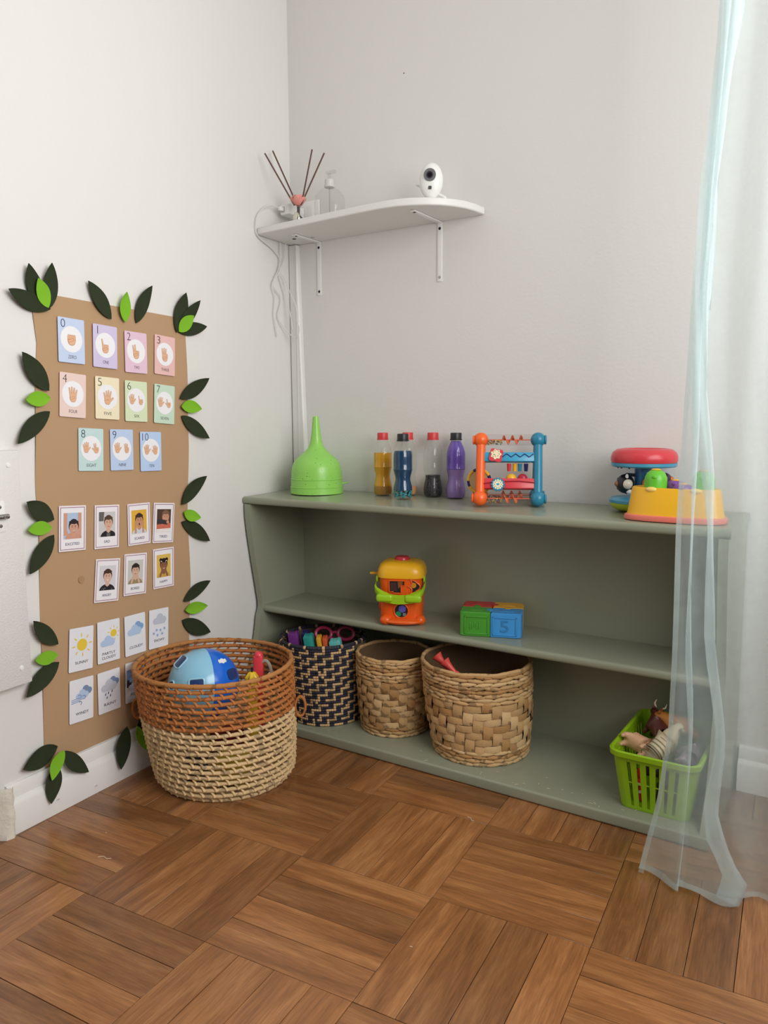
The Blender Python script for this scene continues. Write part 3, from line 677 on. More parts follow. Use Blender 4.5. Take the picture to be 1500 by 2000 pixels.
# ---- weather cards
WE = [('SUNNY', -0.8858, 0.3643, -4.9), ('PARTLY CLOUDY', -0.8037, 0.3627, -2.5), ('CLOUDY', -0.7183, 0.3586, -1.0), ('SNOWY', -0.6370, 0.3551, -3.7), ('WINDY', -0.8926, 0.2401, -3.6), ('RAINY', -0.8096, 0.2357, -1.4), ('FOGGY', -0.7234, 0.2353, -2.8)]
WW, WH = 0.0690, 0.1048
SUN = pm('sun', (232, 200, 66)); CLB = pm('cloud_blue', (182, 202, 232)); CLD = pm('cloud_deep', (132, 168, 212)); CLG = pm('cloud_grey', (196, 200, 214)); DGY = pm('cloud_slate', (126, 144, 178)); DRP = pm('drop', (66, 86, 130)); WND = pm('wind', (92, 130, 190)); SNW = pm('snow', (118, 152, 210)); HZ = pm('dusk', (52, 54, 78))
def cloud(mb, x, y, s, z, mi):
    mb.disc(x - 0.9 * s, y, 0.62 * s, 0.55 * s, z, mi); mb.disc(x, y + 0.45 * s, 0.78 * s, 0.78 * s, z + 0.00002, mi); mb.disc(x + 0.8 * s, y + 0.1 * s, 0.66 * s, 0.62 * s, z + 0.00004, mi)
    mb.poly([(x - 1.15 * s, y - 0.55 * s), (x + 1.1 * s, y - 0.55 * s), (x + 1.1 * s, y), (x - 1.15 * s, y)], z + 0.00006, mi)
def sunny(mb, x, y, r, z, mi, n=8):
    mb.disc(x, y, r, r, z, mi)
    for k in range(n):
        a = 2 * pi * k / n + 0.1; mb.capsule2(x + 1.45 * r * cos(a), y + 1.45 * r * sin(a), x + 1.85 * r * cos(a), y + 1.85 * r * sin(a), r * 0.10, z, mi)
for wd, a, z, ang in WE:
    t = thing('weather_card', 'white weather card reading %s on the kraft paper' % wd, 'card', group='weather flashcards')
    lw_place(t, a, z, 0.0045, radians(ang))
    b = MB(); b.prism(rrect(WW, WH, 0.003), 0, 0.0006); part('sheet', b, pm('white2', (232, 233, 240)), t)
    b = MB(); Zp = 0.0009
    if wd == 'PARTLY CLOUDY':
        text_mesh('PARTLY', b, 0, -0.030, 0.0066, Zp, wmax=0.040, thin=0.004); text_mesh('CLOUDY', b, 0, -0.0405, 0.0066, Zp, wmax=0.043, thin=0.004)
    else: text_mesh(wd, b, 0.002, -0.032, 0.0068, Zp, wmax=0.0073 * len(wd) + 0.001, thin=0.004)
    part('word', b, BLACK, t)
    b = MB()
    if wd == 'SUNNY': sunny(b, 0.002, 0.010, 0.0145, Zp, 0, 8)
    elif wd == 'PARTLY CLOUDY': sunny(b, 0.015, 0.018, 0.0095, Zp, 0, 9); cloud(b, -0.003, -0.004, 0.0150, 0.0010, 1)
    elif wd == 'CLOUDY': cloud(b, 0.009, 0.017, 0.0130, Zp, 2); cloud(b, -0.002, 0.007, 0.0155, 0.0010, 1)
    elif wd == 'SNOWY':
        cloud(b, 0.003, 0.020, 0.0160, Zp, 3)
        for k, (sx, sy) in enumerate(((-0.018, -0.012), (-0.008, -0.004), (0.006, -0.006), (0.020, -0.003), (-0.005, -0.018), (0.012, -0.016))):
            for q in range(3):
                aa = pi * q / 3; b.capsule2(sx - 0.0042 * cos(aa), sy - 0.0042 * sin(aa), sx + 0.0042 * cos(aa), sy + 0.0042 * sin(aa), 0.0006, Zp + 0.00003 * q, 7)
    elif wd == 'WINDY':
        cloud(b, 0.012, 0.018, 0.0125, Zp, 4); cloud(b, 0.002, 0.010, 0.0125, 0.0010, 1)
        for k, (y0, ln) in enumerate(((0.004, 0.022), (0.0, 0.034), (-0.004, 0.024))):
            b.capsule2(-0.029, y0, -0.029 + ln, y0 + 0.002, 0.0007, 0.0012, 6)
        for cx_, cy_, s_ in ((-0.006, 0.0085, 0.0045), (0.006, 0.005, 0.0045), (-0.004, -0.0070, 0.0040)):
            pts = [(cx_ + s_ * cos(q), cy_ + s_ * sin(q)) for q in [x * 0.5 - 1.5 for x in range(9)]]
            for p0, p1 in zip(pts[:-1], pts[1:]): b.capsule2(*p0, *p1, 0.0007, 0.0012, 6)
    elif wd == 'RAINY':
        cloud(b, 0.012, 0.019, 0.0130, Zp, 4); cloud(b, 0.0, 0.010, 0.0165, 0.0010, 3)
        for k, (sx, sy) in enumerate(((-0.012, -0.006), (-0.003, -0.004), (0.008, -0.002), (-0.008, -0.015), (0.003, -0.012))):
            b.poly([(sx + 0.0018, sy + 0.005), (sx - 0.0022, sy - 0.001), (sx - 0.0012, sy - 0.0028), (sx + 0.0010, sy - 0.0024), (sx + 0.0018, sy)], 0.0012, 5)
    else:
        b.poly([(-0.030, -0.006), (0.030, -0.006), (0.030, 0.034), (-0.030, 0.034)], Zp, 2)
        b.poly([(-0.030, -0.012), (0.030, -0.012), (0.030, -0.004), (0.022, -0.004), (0.022, 0.006), (0.010, 0.006), (0.010, -0.001), (0.0, -0.001), (0.0, 0.010), (-0.010, 0.010), (-0.010, 0.001), (-0.022, 0.001), (-0.022, 0.008), (-0.030, 0.008)], 0.0010, 8); cloud(b, -0.006, -0.013, 0.013, 0.00112, 3)
    part('weather_drawing', b, [SUN, CLB, CLD, CLG, DGY, DRP, WND, SNW, HZ], t)

# ---- felt leaves
LV = [('D',-0.9349,1.1567,-0.9769,1.2448,0.0415),('D',-0.9258,1.1562,-0.9205,1.2550,0.0385),('D',-0.9222,1.1557,-1.0306,1.1835,0.0395),('L',-0.9294,1.1573,-0.9568,1.2169,0.0362),
('D',-0.7514,1.1524,-0.8180,1.2326,0.0407),('L',-0.7117,1.1491,-0.7116,1.2211,0.0340),('D',-0.6721,1.1516,-0.6239,1.2493,0.0363),
('D',-0.5341,1.1417,-0.4993,1.2493,0.0476),('D',-0.5296,1.1459,-0.4528,1.2346,0.0354),('D',-0.5296,1.1459,-0.4207,1.1682,0.0361),('L',-0.5281,1.1441,-0.4772,1.1913,0.0359),
('D',-0.9388,0.9746,-1.0059,1.0549,0.0448),('L',-0.9369,0.9584,-1.0059,0.9531,0.0338),('D',-0.9388,0.9289,-1.0288,0.8590,0.0387),
('D',-0.5318,0.9669,-0.4263,1.0252,0.0398),('L',-0.5302,0.9457,-0.4557,0.9396,0.0348),('D',-0.5261,0.9206,-0.4277,0.8571,0.0388),
('D',-0.9446,0.6837,-1.0177,0.7318,0.0424),('L',-0.9510,0.6662,-1.0185,0.6692,0.0318),('D',-0.9457,0.6490,-1.0197,0.5720,0.0421),
('D',-0.5398,0.6796,-0.4491,0.7518,0.0415),('L',-0.5344,0.6573,-0.4794,0.6364,0.0325),('D',-0.5396,0.6312,-0.4355,0.5640,0.0407),
('D',-0.9519,0.3940,-1.0197,0.4660,0.0364),('L',-0.9542,0.3689,-1.0211,0.3756,0.0321),('D',-0.9515,0.3510,-1.0466,0.2987,0.0449),
('D',-0.5452,0.4096,-0.4426,0.4498,0.0366),('L',-0.5437,0.3840,-0.4648,0.3813,0.0339),('D',-0.5517,0.3572,-0.4466,0.2986,0.0443),
('D',-0.9689,0.1534,-1.0633,0.1361,0.0482),('D',-0.9858,0.1198,-1.0095,0.0356,0.0427),('D',-0.9687,0.1446,-0.9050,0.0688,0.0360),('L',-0.9677,0.1477,-1.0084,0.0926,0.0345),
('D',-0.7788,0.1358,-0.8112,0.0375,0.0466),('L',-0.7570,0.1318,-0.7370,0.0621,0.0253),('D',-0.7400,0.1400,-0.7237,0.0800,0.0290)]
LL = ["middle dark green felt leaf of the cluster at the paper's top left corner", "right upright dark felt leaf of the cluster at the paper's top left corner", "lowest dark felt leaf pointing left at the paper's top left corner", "light green felt leaf over the top left corner leaves",
"dark felt leaf at the paper's top edge above cards 1 and 2, left one", "light green felt leaf at the middle of the paper's top edge", "dark felt leaf at the paper's top edge above card 2, right one",
"tallest upright dark felt leaf at the paper's top right corner", "middle dark felt leaf at the paper's top right corner", "dark felt leaf pointing right at the paper's top right corner", "light green felt leaf over the top right corner leaves",
"upper dark felt leaf on the paper's left edge beside card 4", "light green felt leaf on the paper's left edge beside card 4", "lower dark felt leaf on the paper's left edge above the white plank",
"upper dark felt leaf on the paper's right edge beside card 7", "light green felt leaf on the paper's right edge beside card 7", "lower dark felt leaf on the paper's right edge beside card 7",
"upper dark felt leaf on the left edge beside the EXCITED card", "light green felt leaf on the left edge beside the EXCITED card", "lower dark felt leaf on the left edge below the EXCITED card level",
"upper dark felt leaf on the right edge beside the TIRED card", "folded light green felt leaf on the right edge beside the TIRED card", "lower dark felt leaf on the right edge beside the TIRED card",
"upper dark felt leaf on the left edge beside the SUNNY card", "light green felt leaf on the left edge beside the SUNNY card", "lower dark felt leaf on the left edge beside the WINDY card",
"upper dark felt leaf on the right edge above the SNOWY card level", "light green felt leaf on the right edge beside the SNOWY card", "dark felt leaf on the right edge just above the big basket",
"dark felt leaf pointing left at the paper's bottom left corner", "dark felt leaf pointing down over the baseboard at the bottom left corner", "dark felt leaf pointing right at the paper's bottom left corner", "light green felt leaf over the bottom left corner leaves",
"dark felt leaf hanging over the baseboard below the RAINY card", "light green felt leaf hanging over the baseboard beside the big basket", "dark felt leaf half hidden behind the big basket's handle"]
for idx, (k, a0, z0, a1, z1, wd) in enumerate(LV):
    Lg = hypot(a1 - a0, z1 - z0); an = atan2(z1 - z0, a1 - a0)
    rnd = random.Random(idx); skew = rnd.uniform(-0.09, 0.09); lift = rnd.uniform(0.004, 0.012); fold = rnd.uniform(0.0, 0.0025)
    b = MB(); NS = 12; top = []; bot = []
    for i in range(NS + 1):
        t = i / NS
        hw = wd / 2 * (sin(pi * t ** 0.92) ** 0.80) if 0 < t < 1 else 0.0004
        cy = skew * wd * 4 * t * (1 - t)
        for s_ in (-1, -0.5, 0, 0.5, 1):
            zz = lift * t * t + fold * abs(s_) + 0.0006 * sin(7 * t + idx)
            top.append((t * Lg, cy + s_ * hw, zz + 0.0007)); bot.append((t * Lg, cy + s_ * hw, zz - 0.0007))
    nt_ = len(top); fs = []
    for i in range(NS):
        for c in range(4):
            q = i * 5 + c; fs.append((q, q + 5, q + 6, q + 1)); fs.append((nt_ + q, nt_ + q + 1, nt_ + q + 6, nt_ + q + 5))
        q = i * 5; fs.append((q, nt_ + q, nt_ + q + 5, q + 5)); q = i * 5 + 4; fs.append((q, q + 5, nt_ + q + 5, nt_ + q))
    b.add(top + bot, fs, 0, True)
    low = min(z0, z1) < 0.12
    o = solo('felt_leaf', b, LEAFD if k == 'D' else LEAFL, LL[idx], 'leaf', (0, 0, 0), 'felt leaves around the kraft paper')
    base = 0.025 if low else 0.0052
    lw_place(o, a0, z0, base + ((0.012 if idx == 34 else 0.0045) if k == 'L' else 0.0015 * (idx % 3)), an)

# ---- white plank with a latch at the left
pk = thing('wooden_plank', 'white painted vertical plank screwed to the wall left of the kraft paper', 'plank')
lw_place(pk, -1.066, 0.59, 0.0)
b = MB(); b.rbox(-0.055, 0.029, -0.256, 0.256, 0.0, 0.030, 0.003); part('board', b, mat('brushed_white_paint', (222, 220, 217), 0.5, bump=(260, 0.5)), pk)
for px_, pz_ in ((0.002, 0.225), (0.004, -0.218)):
    b = MB(); b.lathe([(0.0055, 0), (0.0045, 0.0016), (0.001, 0.002)], 14, (px_, pz_, 0.030)); part('screw', b, WHITEP, pk)
lt = link('latch', None, pk)
b = MB(); b.rbox(-0.05, -0.013, 0.085, 0.150, 0.030, 0.032, 0.001); lt2 = MB()
bpy.data.objects.remove(lt)
lt = part('latch', b, WHITEP, pk)
b = MB(); b.tube([(-0.05, 0.118, 0.038), (-0.010, 0.118, 0.038)], 0.0055, 12); b.tube([(-0.022, 0.118, 0.038), (-0.022, 0.118, 0.050)], 0.003, 8); part('bolt', b, STEEL, lt)
for pz_ in (0.138, 0.098):
    b = MB(); b.lathe([(0.004, 0), (0.003, 0.0012), (0.001, 0.0015)], 12, (-0.024, pz_, 0.032)); part('screw', b, STEEL, lt)

# ------------------------------------------------------------------ toys on the shelf top
def plast(name, c, rough=0.28, **k): return mat('plastic_' + name, c, rough, 0.5, **k)
# funnel
FUN = plast('funnel_green', (150, 214, 98), 0.3, speck=(170, 0.735, (96, 140, 70)))
fy_ = -0.105; fz = topz(fy_ + 0.03) + 0.0005
fn = thing('funnel', 'lime green speckled plastic funnel standing upside down on the shelf', 'funnel', (0.172, fy_, fz))
def shell(prof, t=0.0015):
    return prof + [(max(r - t, 0.0005), z) for r, z in reversed(prof)]
b = MB(); b.lathe(shell([(0.0790, 0.046), (0.0785, 0.055), (0.0780, 0.066), (0.0760, 0.080), (0.0715, 0.092), (0.0640, 0.103), (0.054, 0.113), (0.043, 0.122), (0.033, 0.131), (0.025, 0.141), (0.0205, 0.151), (0.0180, 0.162)]), 48, cap=False); part('bell', b, FUN, fn)
b = MB(); b.lathe(shell([(0.0818, 0), (0.0815, 0.0185), (0.0825, 0.0195), (0.0825, 0.0210), (0.0800, 0.0220), (0.0795, 0.0425), (0.0805, 0.0435), (0.0805, 0.0455), (0.0790, 0.0465)]), 48, cap=False); part('rim', b, FUN, fn)
b = MB(); b.lathe(shell([(0.0180, 0.162), (0.0150, 0.180), (0.0128, 0.200), (0.0110, 0.218), (0.0094, 0.236)]), 32, cap=False); part('spout', b, FUN, fn)
b = MB(); M = Matrix.Rotation(radians(30), 4, 'Z'); b.tube([M @ Vector(p) for p in ((0.078, -0.010, 0.030), (0.094, -0.007, 0.031), (0.099, 0.0, 0.032), (0.094, 0.007, 0.031), (0.078, 0.010, 0.030))], 0.0018, 6); part('hanging_tab', b, FUN, fn)

# bottles
CLR = clear_mat('clear_bottle', (251, 252, 251), 1.45)
BPROF = [(0.020, 0.001), (0.0255, 0.003), (0.0278, 0.012), (0.0283, 0.022), (0.0272, 0.034), (0.0240, 0.047), (0.0222, 0.056), (0.0232, 0.066), (0.0262, 0.077), (0.0276, 0.083), (0.0284, 0.085), (0.0276, 0.087), (0.0277, 0.105), (0.0277, 0.120), (0.0270, 0.131), (0.0235, 0.144), (0.0185, 0.155), (0.0150, 0.162), (0.0135, 0.166), (0.0135, 0.170)]
lobe = lambda a, z: 1 + (0.05 * (abs(sin(2.5 * a)) - 0.6) * max(0, 1 - z / 0.016))
def ip(z):
    for (r0, z0), (r1, z1) in zip(BPROF[:-1], BPROF[1:]):
        if z0 <= z <= z1: return r0 + (r1 - r0) * (z - z0) / (z1 - z0)
    return BPROF[0][0]
def fill_prof(z0, z1, t=0.0012):
    zs = [z0] + [z for _, z in BPROF if z0 + 0.001 < z < z1 - 0.001] + [z1]
    return [(ip(z) - t, z) for z in zs]
RCAP = plast('red_cap', (208, 62, 62), 0.4); KCAP = plast('black_cap', (34, 34, 38), 0.4)
def bottle(x, y, label, cap, fills, s=1.0):
    t = thing('soda_bottle', label, 'bottle', (x, y, topz(y) + 0.0005), group='sensory bottles on the shelf top')
    b = MB(); b.lathe([(r, z) for r, z in BPROF], 32, fn=lobe); part('bottle_shell', b, CLR, t)
    for nm, z0, z1, m in fills:
        b = MB(); b.lathe(fill_prof(z0, z1), 32, fn=lobe); part(nm, b, m, t)
    b = MB(); b.lathe([(0.0172, 0.165), (0.0172, 0.1685), (0.0160, 0.1690), (0.0160, 0.184), (0.0150, 0.1862), (0.003, 0.1865)], 36, fn=lambda a, z: 1 + 0.012 * sin(18 * a)); part('cap', b, cap, t)
    return t
YL = plast('yellow_liquid', (222, 160, 32), 0.2); YS = plast('yellow_sediment', (170, 122, 44), 0.3)
BLQ = plast('blue_liquid', (22, 62, 96), 0.15); PU1 = plast('purple_liquid', (104, 76, 176), 0.2); PU2 = plast('lavender_liquid', (146, 118, 186), 0.2)
BLK = mat('black_beans', (32, 31, 35), 0.3, bump=(300, 1.0), speck=(420, 0.62, (92, 90, 96)))
bottle(0.3915, -0.065, 'soda bottle with red cap holding yellow liquid', RCAP, [('sediment', 0.0035, 0.028, YS), ('liquid', 0.0282, 0.127, YL)])
tb = bottle(0.4986, -0.125, 'soda bottle with black cap, dark blue liquid and teal beads', KCAP, [('liquid', 0.026, 0.138, BLQ)])
b = MB(); rb = random.Random(3)
for k in range(120):
    a = rb.uniform(0, 2 * pi); z = rb.uniform(0.006, 0.030); r_ = (ip(z) - 0.0042)
    M = Matrix.Translation((r_ * cos(a), r_ * sin(a), z)) @ Matrix.Rotation(a, 4, 'Z') @ Matrix.Rotation(rb.uniform(0, pi), 4, 'X')
    b.ball((0, 0, 0), (0.0022, 0.0022, 0.0050), 8, 6, M=M)
part('beads', b, plast('teal_beads', (52, 138, 148), 0.15), tb, kind='stuff')
bottle(0.461, -0.036, 'clear soda bottle with red cap hidden behind the dark blue one', RCAP, [('sand', 0.0035, 0.026, plast('orange_sand', (216, 160, 112), 0.6))])
bottle(0.5477, -0.038, 'clear soda bottle with red cap, black beans in the bottom third', RCAP, [('beans', 0.0035, 0.063, BLK)])
bottle(0.6265, -0.045, 'soda bottle with black cap holding purple liquid', KCAP, [('lower_liquid', 0.0035, 0.083, PU2), ('upper_liquid', 0.0832, 0.163, PU1)])

# activity triangle
OR = plast('orange', (245, 104, 40)); TB = plast('teal_blue', (42, 132, 164)); RD = plast('red', (214, 62, 72)); YE = plast('yellow', (240, 182, 44)); NV = plast('navy', (28, 32, 96)); BB_ = plast('bright_blue', (60, 160, 200)); PINKW = plast('cream_print', (240, 226, 190), 0.4)
AX0, AX1 = 0.0, 0.148
AT = thing('activity_triangle', 'orange and blue baby activity toy with clear bead tubes on the shelf', 'toy', (0.750, -0.139, topz(-0.05) + 0.0005), radians(24))
R_ = 0.0195
F0 = (-0.050, R_); Bk = (0.045, R_); Tp = (0.0, R_ + 0.150)
for x, m, sg_ in ((AX0, OR, -1), (AX1, TB, 1)):
    for yz in (F0, Bk, Tp): q = MB(); q.ball((x, yz[0], yz[1]), R_, 24, 16); q.lathe([(R_ * 0.62, 0), (R_ * 0.62, 0.004), (R_ * 0.5, 0.005)], 24, M=Matrix.Translation((x + sg_ * R_ * 0.86, yz[0], yz[1])) @ Matrix.Rotation(sg_ * pi / 2, 4, 'Y')); part('end_ball', q, m, AT)
    for p0, p1 in ((F0, Tp), (Bk, Tp), (F0, Bk)):
        q = MB(); q.tube([(x, *p0), (x, *p1)], 0.0118 if p1 is Tp else 0.009, 18); part('post', q, m, AT)
TUBE = clear_mat('clear_tube', (250, 249, 248), 1.4)
BEADC = [plast('bead_a', (196, 150, 90)), plast('bead_b', (90, 130, 150)), plast('bead_c', (150, 70, 60)), plast('bead_d', (190, 190, 120))]
rb = random.Random(5)
for yz in (F0, Bk, Tp):
    q = MB(); q.lathe([(0.0145, 0), (0.0145, AX1 - AX0)], 28, M=Matrix.Translation((AX0, *yz)) @ Matrix.Rotation(pi / 2, 4, 'Y'), cap=False); tu = part('bead_tube', q, TUBE, AT)
    q = MB(); q.tube([(AX0 + 0.02, yz[0], yz[1]), (AX1 - 0.02, yz[0], yz[1])], 0.0015, 6)
    v = []; f = []; nn = 48
    for k in range(nn + 1):
        t = k / nn; x = AX0 + 0.054 + 0.053 * t; a = t * 2 * pi * 2.4
        v += [(x, yz[0], yz[1]), (x, yz[0] + 0.0125 * cos(a), yz[1] + 0.0125 * sin(a)), (x + 0.0012, yz[0] + 0.0125 * cos(a), yz[1] + 0.0125 * sin(a)), (x + 0.0012, yz[0], yz[1])]
    for k in range(nn):
        for c in range(4): f.append((k * 4 + c, k * 4 + (c + 1) % 4, k * 4 + 4 + (c + 1) % 4, k * 4 + 4 + c))
    q.add(v, f, 0, True); part('spiral', q, plast('coral', (238, 120, 84)), tu)
    q = MB()
    for k in range(90):
        x = rb.uniform(AX0 + 0.018, AX0 + 0.055); a = rb.uniform(-pi, 0); r_ = rb.uniform(0.006, 0.0125)
        q.ball((x, yz[0] + r_ * cos(a), yz[1] + r_ * sin(a)), 0.0016, 6, 4, mi=rb.randrange(4))
    part('beads', q, BEADC, tu, kind='stuff')
def fp(t, dy=0.0): return (F0[0] + (Tp[0] - F0[0]) * t + dy, F0[1] + (Tp[1] - F0[1]) * t)
tilt = atan2(Tp[0] - F0[0], Tp[1] - F0[1])
def face_M(x, t, d=0.0):
    y, z = fp(t); return Matrix.Translation((AX0 + x, y, z)) @ Matrix.Rotation(-tilt, 4, 'X') @ Matrix.Rotation(pi / 2, 4, 'X') @ Matrix.Translation((0, 0, d))
q = MB(); q.rbox(0.006, AX1 - 0.006, -0.0125, 0.0125, -0.010, 0.006, 0.002, M=face_M(0, 0.70)); ub = part('upper_bar', q, BB_, AT)
q = MB(); zig = [(0.056 + 0.0115 * k, 0.0045 if k % 2 else -0.0045) for k in range(8)]
for p0, p1 in zip(zig[:-1], zig[1:]): q.tube([(p0[0], p0[1], 0), (p1[0], p1[1], 0)], 0.0013, 6, M=face_M(0, 0.72, 0.0062))
part('zigzag_groove', q, NV, ub)
q = MB(); q.rbox(0.006, AX1 - 0.006, -0.0135, 0.0145, -0.012, 0.006, 0.003, M=face_M(0, 0.245)); lb = part('lower_bar', q, RD, AT)
q = MB(); q.tube([Vector(p) for p in [(0.008, -0.001, 0), (0.05, 0.005, 0), (0.10, 0.006, 0), (0.140, 0.002, 0)]], 0.002, 6, M=face_M(0, 0.245, 0.0062)); part('groove', q, plast('dark_red', (160, 34, 50)), lb)
def star(n, r0, r1): return [((r0 + (r1 - r0) * (0.5 + 0.5 * cos(n * a))) * cos(a), (r0 + (r1 - r0) * (0.5 + 0.5 * cos(n * a))) * sin(a)) for a in [2 * pi * k / (n * 6) for k in range(n * 6)]]
q = MB(); q.prism(star(4, 0.0155, 0.0215), 0.006, 0.012, 0, face_M(0.040, 0.715) @ Matrix.Rotation(0.6, 4, 'Z')); q.poly([(x * 0.78, y * 0.78) for x, y in star(7, 0.014, 0.0185)], 0.0123, 1, face_M(0.040, 0.73))
for k in range(9): q.disc(rb.uniform(-0.009, 0.009), rb.uniform(-0.006, 0.010), 0.0016, 0.0012, 0.0125, 2, 8, M=face_M(0.040, 0.73))
part('upper_rosette', q, [RD, PINKW, plast('olive_print', (140, 128, 70))], AT)
q = MB(); q.prism(star(14, 0.0155, 0.0185), 0.006, 0.012, 0, face_M(0.046, 0.22)); q.poly(star(12, 0.0115, 0.0140), 0.0123, 1, face_M(0.046, 0.22)); q.disc(0, 0, 0.004, 0.003, 0.0126, 2, 12, M=face_M(0.046, 0.22))
for k in range(10): a = 2 * pi * k / 10; q.disc(0.009 * cos(a), 0.009 * sin(a), 0.0018, 0.0013, 0.0126, 2 if k % 2 else 3, 8, M=face_M(0.046, 0.22))
part('gear_rosette', q, [TB, PINKW, BB_, plast('grey_print', (150, 160, 150))], AT)
for x, m in ((0.074, RD), (0.089, YE), (0.102, TB), (0.118, NV)):
    q = MB(); y, z = fp(0.60); q.lathe([(0.0045, 0), (0.0058, 0.020)], 14, (x, y + 0.012, z - 0.022)); part('peg', q, m, AT)
for x, m in ((0.080, YE), (0.109, plast('crimson', (176, 34, 60)))):
    q = MB(); y, z = fp(0.30); q.ball((x, y + 0.016, z + 0.004), (0.0135, 0.012, 0.0135), 18, 12); part('knob', q, m, AT)
# spinner ring on the left side
q = MB(); Mr = Matrix.Translation((AX0 - 0.004, 0.004, 0.060)) @ Matrix.Rotation(-0.35, 4, 'Z') @ Matrix.Rotation(pi / 2, 4, 'X')
for k in range(12):
    a0, a1 = 2 * pi * k / 12, 2 * pi * (k + 1) / 12
    q.tube([(0.031 * cos(a0 + (a1 - a0) * s_ / 4), 0.031 * sin(a0 + (a1 - a0) * s_ / 4), 0) for s_ in range(5)], 0.0042, 8, mi=k % 3 == 0, M=Mr)
sp = part('spinner_ring', q, [YE, NV], AT)
q = MB(); q.lathe([(0.027, -0.002), (0.027, 0.002)], 28, M=Mr); part('spinner_disc', q, plast('tan_disc', (196, 164, 112)), sp)

# drum spinner toy
DRY = -0.086; drum = thing('carousel_toy', 'round toy with red ring top, blue column and lime base on the shelf', 'toy', (1.160, DRY, topz(-0.02) + 0.0005))
LIME = plast('lime', (176, 200, 30))
b = MB(); b.lathe([(0.040, 0.0), (0.060, 0.002), (0.072, 0.008), (0.0775, 0.016), (0.078, 0.020)], 44); part('base_bowl', b, LIME, drum)
b = MB(); b.lathe([(0.0785, 0.0205), (0.0785, 0.027), (0.073, 0.032), (0.040, 0.0345), (0.026, 0.036)], 44); part('base_disc', b, plast('sky_blue', (72, 152, 186)), drum)
b = MB(); b.lathe([(0.0225, 0.034), (0.0215, 0.040), (0.0215, 0.104), (0.0225, 0.108)], 28, fn=lambda a, z: 1 + 0.015 * cos(8 * a)); part('column', b, plast('column_blue', (50, 108, 156)), drum)
b = MB(); b.lathe([(0.030, 0.108), (0.073, 0.107), (0.0765, 0.110), (0.0765, 0.117), (0.070, 0.118)], 44); td = part('top_disc', b, plast('sky_blue', (72, 152, 186)), drum)
for a in (3.7, 4.0, 4.4):
    b = MB(); b.ball((0.062 * cos(a), 0.062 * sin(a), 0.106), 0.0025, 8, 6); part('rivet', b, BLACK, td)
b = MB(); b.lathe([(0.0755, 0.1175), (0.0775, 0.122), (0.0775, 0.132), (0.0735, 0.142), (0.064, 0.149), (0.054, 0.151), (0.047, 0.149), (0.042, 0.143), (0.038, 0.134), (0.010, 0.132)], 48, cap=False); part('red_ring', b, RD, drum)
cdir = Vector((1.6405 - 1.160, -1.9879 - DRY, 0)).normalized(); lef = Vector((-0.84, -0.54, 0))
def spin_char(nm, c, body, r, lab, extra):
    q = MB(); q.ball(c, r, 20, 14); pch = part(nm, q, body, drum, label=lab)
    for cc, rr, m in extra:
        q = MB(); q.ball(cc, rr, 14, 10); part('spinner_detail', q, m, pch)
    return pch
cL = lef * 0.044 + cdir * 0.004 + Vector((0, 0, 0.066))
spin_char('spinner', cL, plast('black_char', (26, 26, 32)), (0.0215, 0.0215, 0.0235), 'black and white spinning figure', [(cL + cdir * 0.013 - lef * 0.005, 0.0135, plast('offwhite', (232, 224, 206))), (cL + cdir * 0.014 - lef * 0.004 + Vector((0, 0, 0.017)), (0.004, 0.004, 0.008), WHITEP), (cL + cdir * 0.012 - lef * 0.010 + Vector((0, 0, -0.018)), 0.007, WHITEP), (cL + lef * 0.018, 0.008, plast('brown_char', (150, 104, 70)))])
cR = -lef * 0.016 + cdir * 0.034 + Vector((0, 0, 0.068))
spin_char('spinner', cR, plast('orange_char', (236, 144, 40)), (0.018, 0.018, 0.018), 'orange spinning figure', [(cR + Vector((0, 0, 0.018)), 0.008, plast('orange_char', (236, 144, 40))), (cR + cdir * 0.016 - Vector((0, 0, 0.003)), 0.004, YE)])
cB = -lef * 0.050 - cdir * 0.006 + Vector((0, 0, 0.076))
spin_char('spinner', cB, plast('plum_char', (70, 40, 70)), (0.018, 0.018, 0.016), 'dark spinning figure', [(cB - lef * 0.016 + cdir * 0.006, 0.008, plast('rust_char', (206, 112, 48)))])
q = MB(); q.tube([lef * 0.018 + Vector((0, 0, 0.086)), lef * 0.040 + Vector((0, 0, 0.088)), lef * 0.062 + Vector((0, 0, 0.076))], 0.004, 8); q.tube([lef * 0.018 + Vector((0, 0, 0.046)), lef * 0.040 + Vector((0, 0, 0.044)), lef * 0.062 + Vector((0, 0, 0.056))], 0.004, 8); part('spinner_arm', q, BLACK, drum)

# yellow pop-up toy
YB = plast('toy_yellow', (244, 184, 36), 0.32)
pop = thing('pop_up_toy', 'yellow pop-up toy with green and purple domes at the right of the shelf', 'toy', (1.262, -0.208, topz(-0.19) + 0.0005))
def stadium(w, d, p=3.0, n=56): return [(w / 2 * abs(cos(a)) ** (2 / p) * (1 if cos(a) >= 0 else -1), d / 2 * abs(sin(a)) ** (2 / p) * (1 if sin(a) >= 0 else -1)) for a in [2 * pi * k / n for k in range(n)]]
def loft(mb, rings, mi=0, cap0=True, cap1=True, M=None):
    n = len(rings[0][0]); v = []; f = []
    for pts, z in rings: v += [(x, y, z) for x, y in pts]
    for i in range(len(rings) - 1):
        for k in range(n): f.append((i * n + k, i * n + (k + 1) % n, (i + 1) * n + (k + 1) % n, (i + 1) * n + k))
    if cap0: f.append(tuple(range(n - 1, -1, -1)))
    if cap1: f.append(tuple((len(rings) - 1) * n + k for k in range(n)))
    return mb.add(v, f, mi, True, M)
b = MB(); loft(b, [(stadium(0.216, 0.094), 0.0), (stadium(0.220, 0.097), 0.004), (stadium(0.217, 0.095), 0.011), (stadium(0.208, 0.088), 0.013)]); part('base_flange', b, plast('coral_pink', (240, 128, 112)), pop)
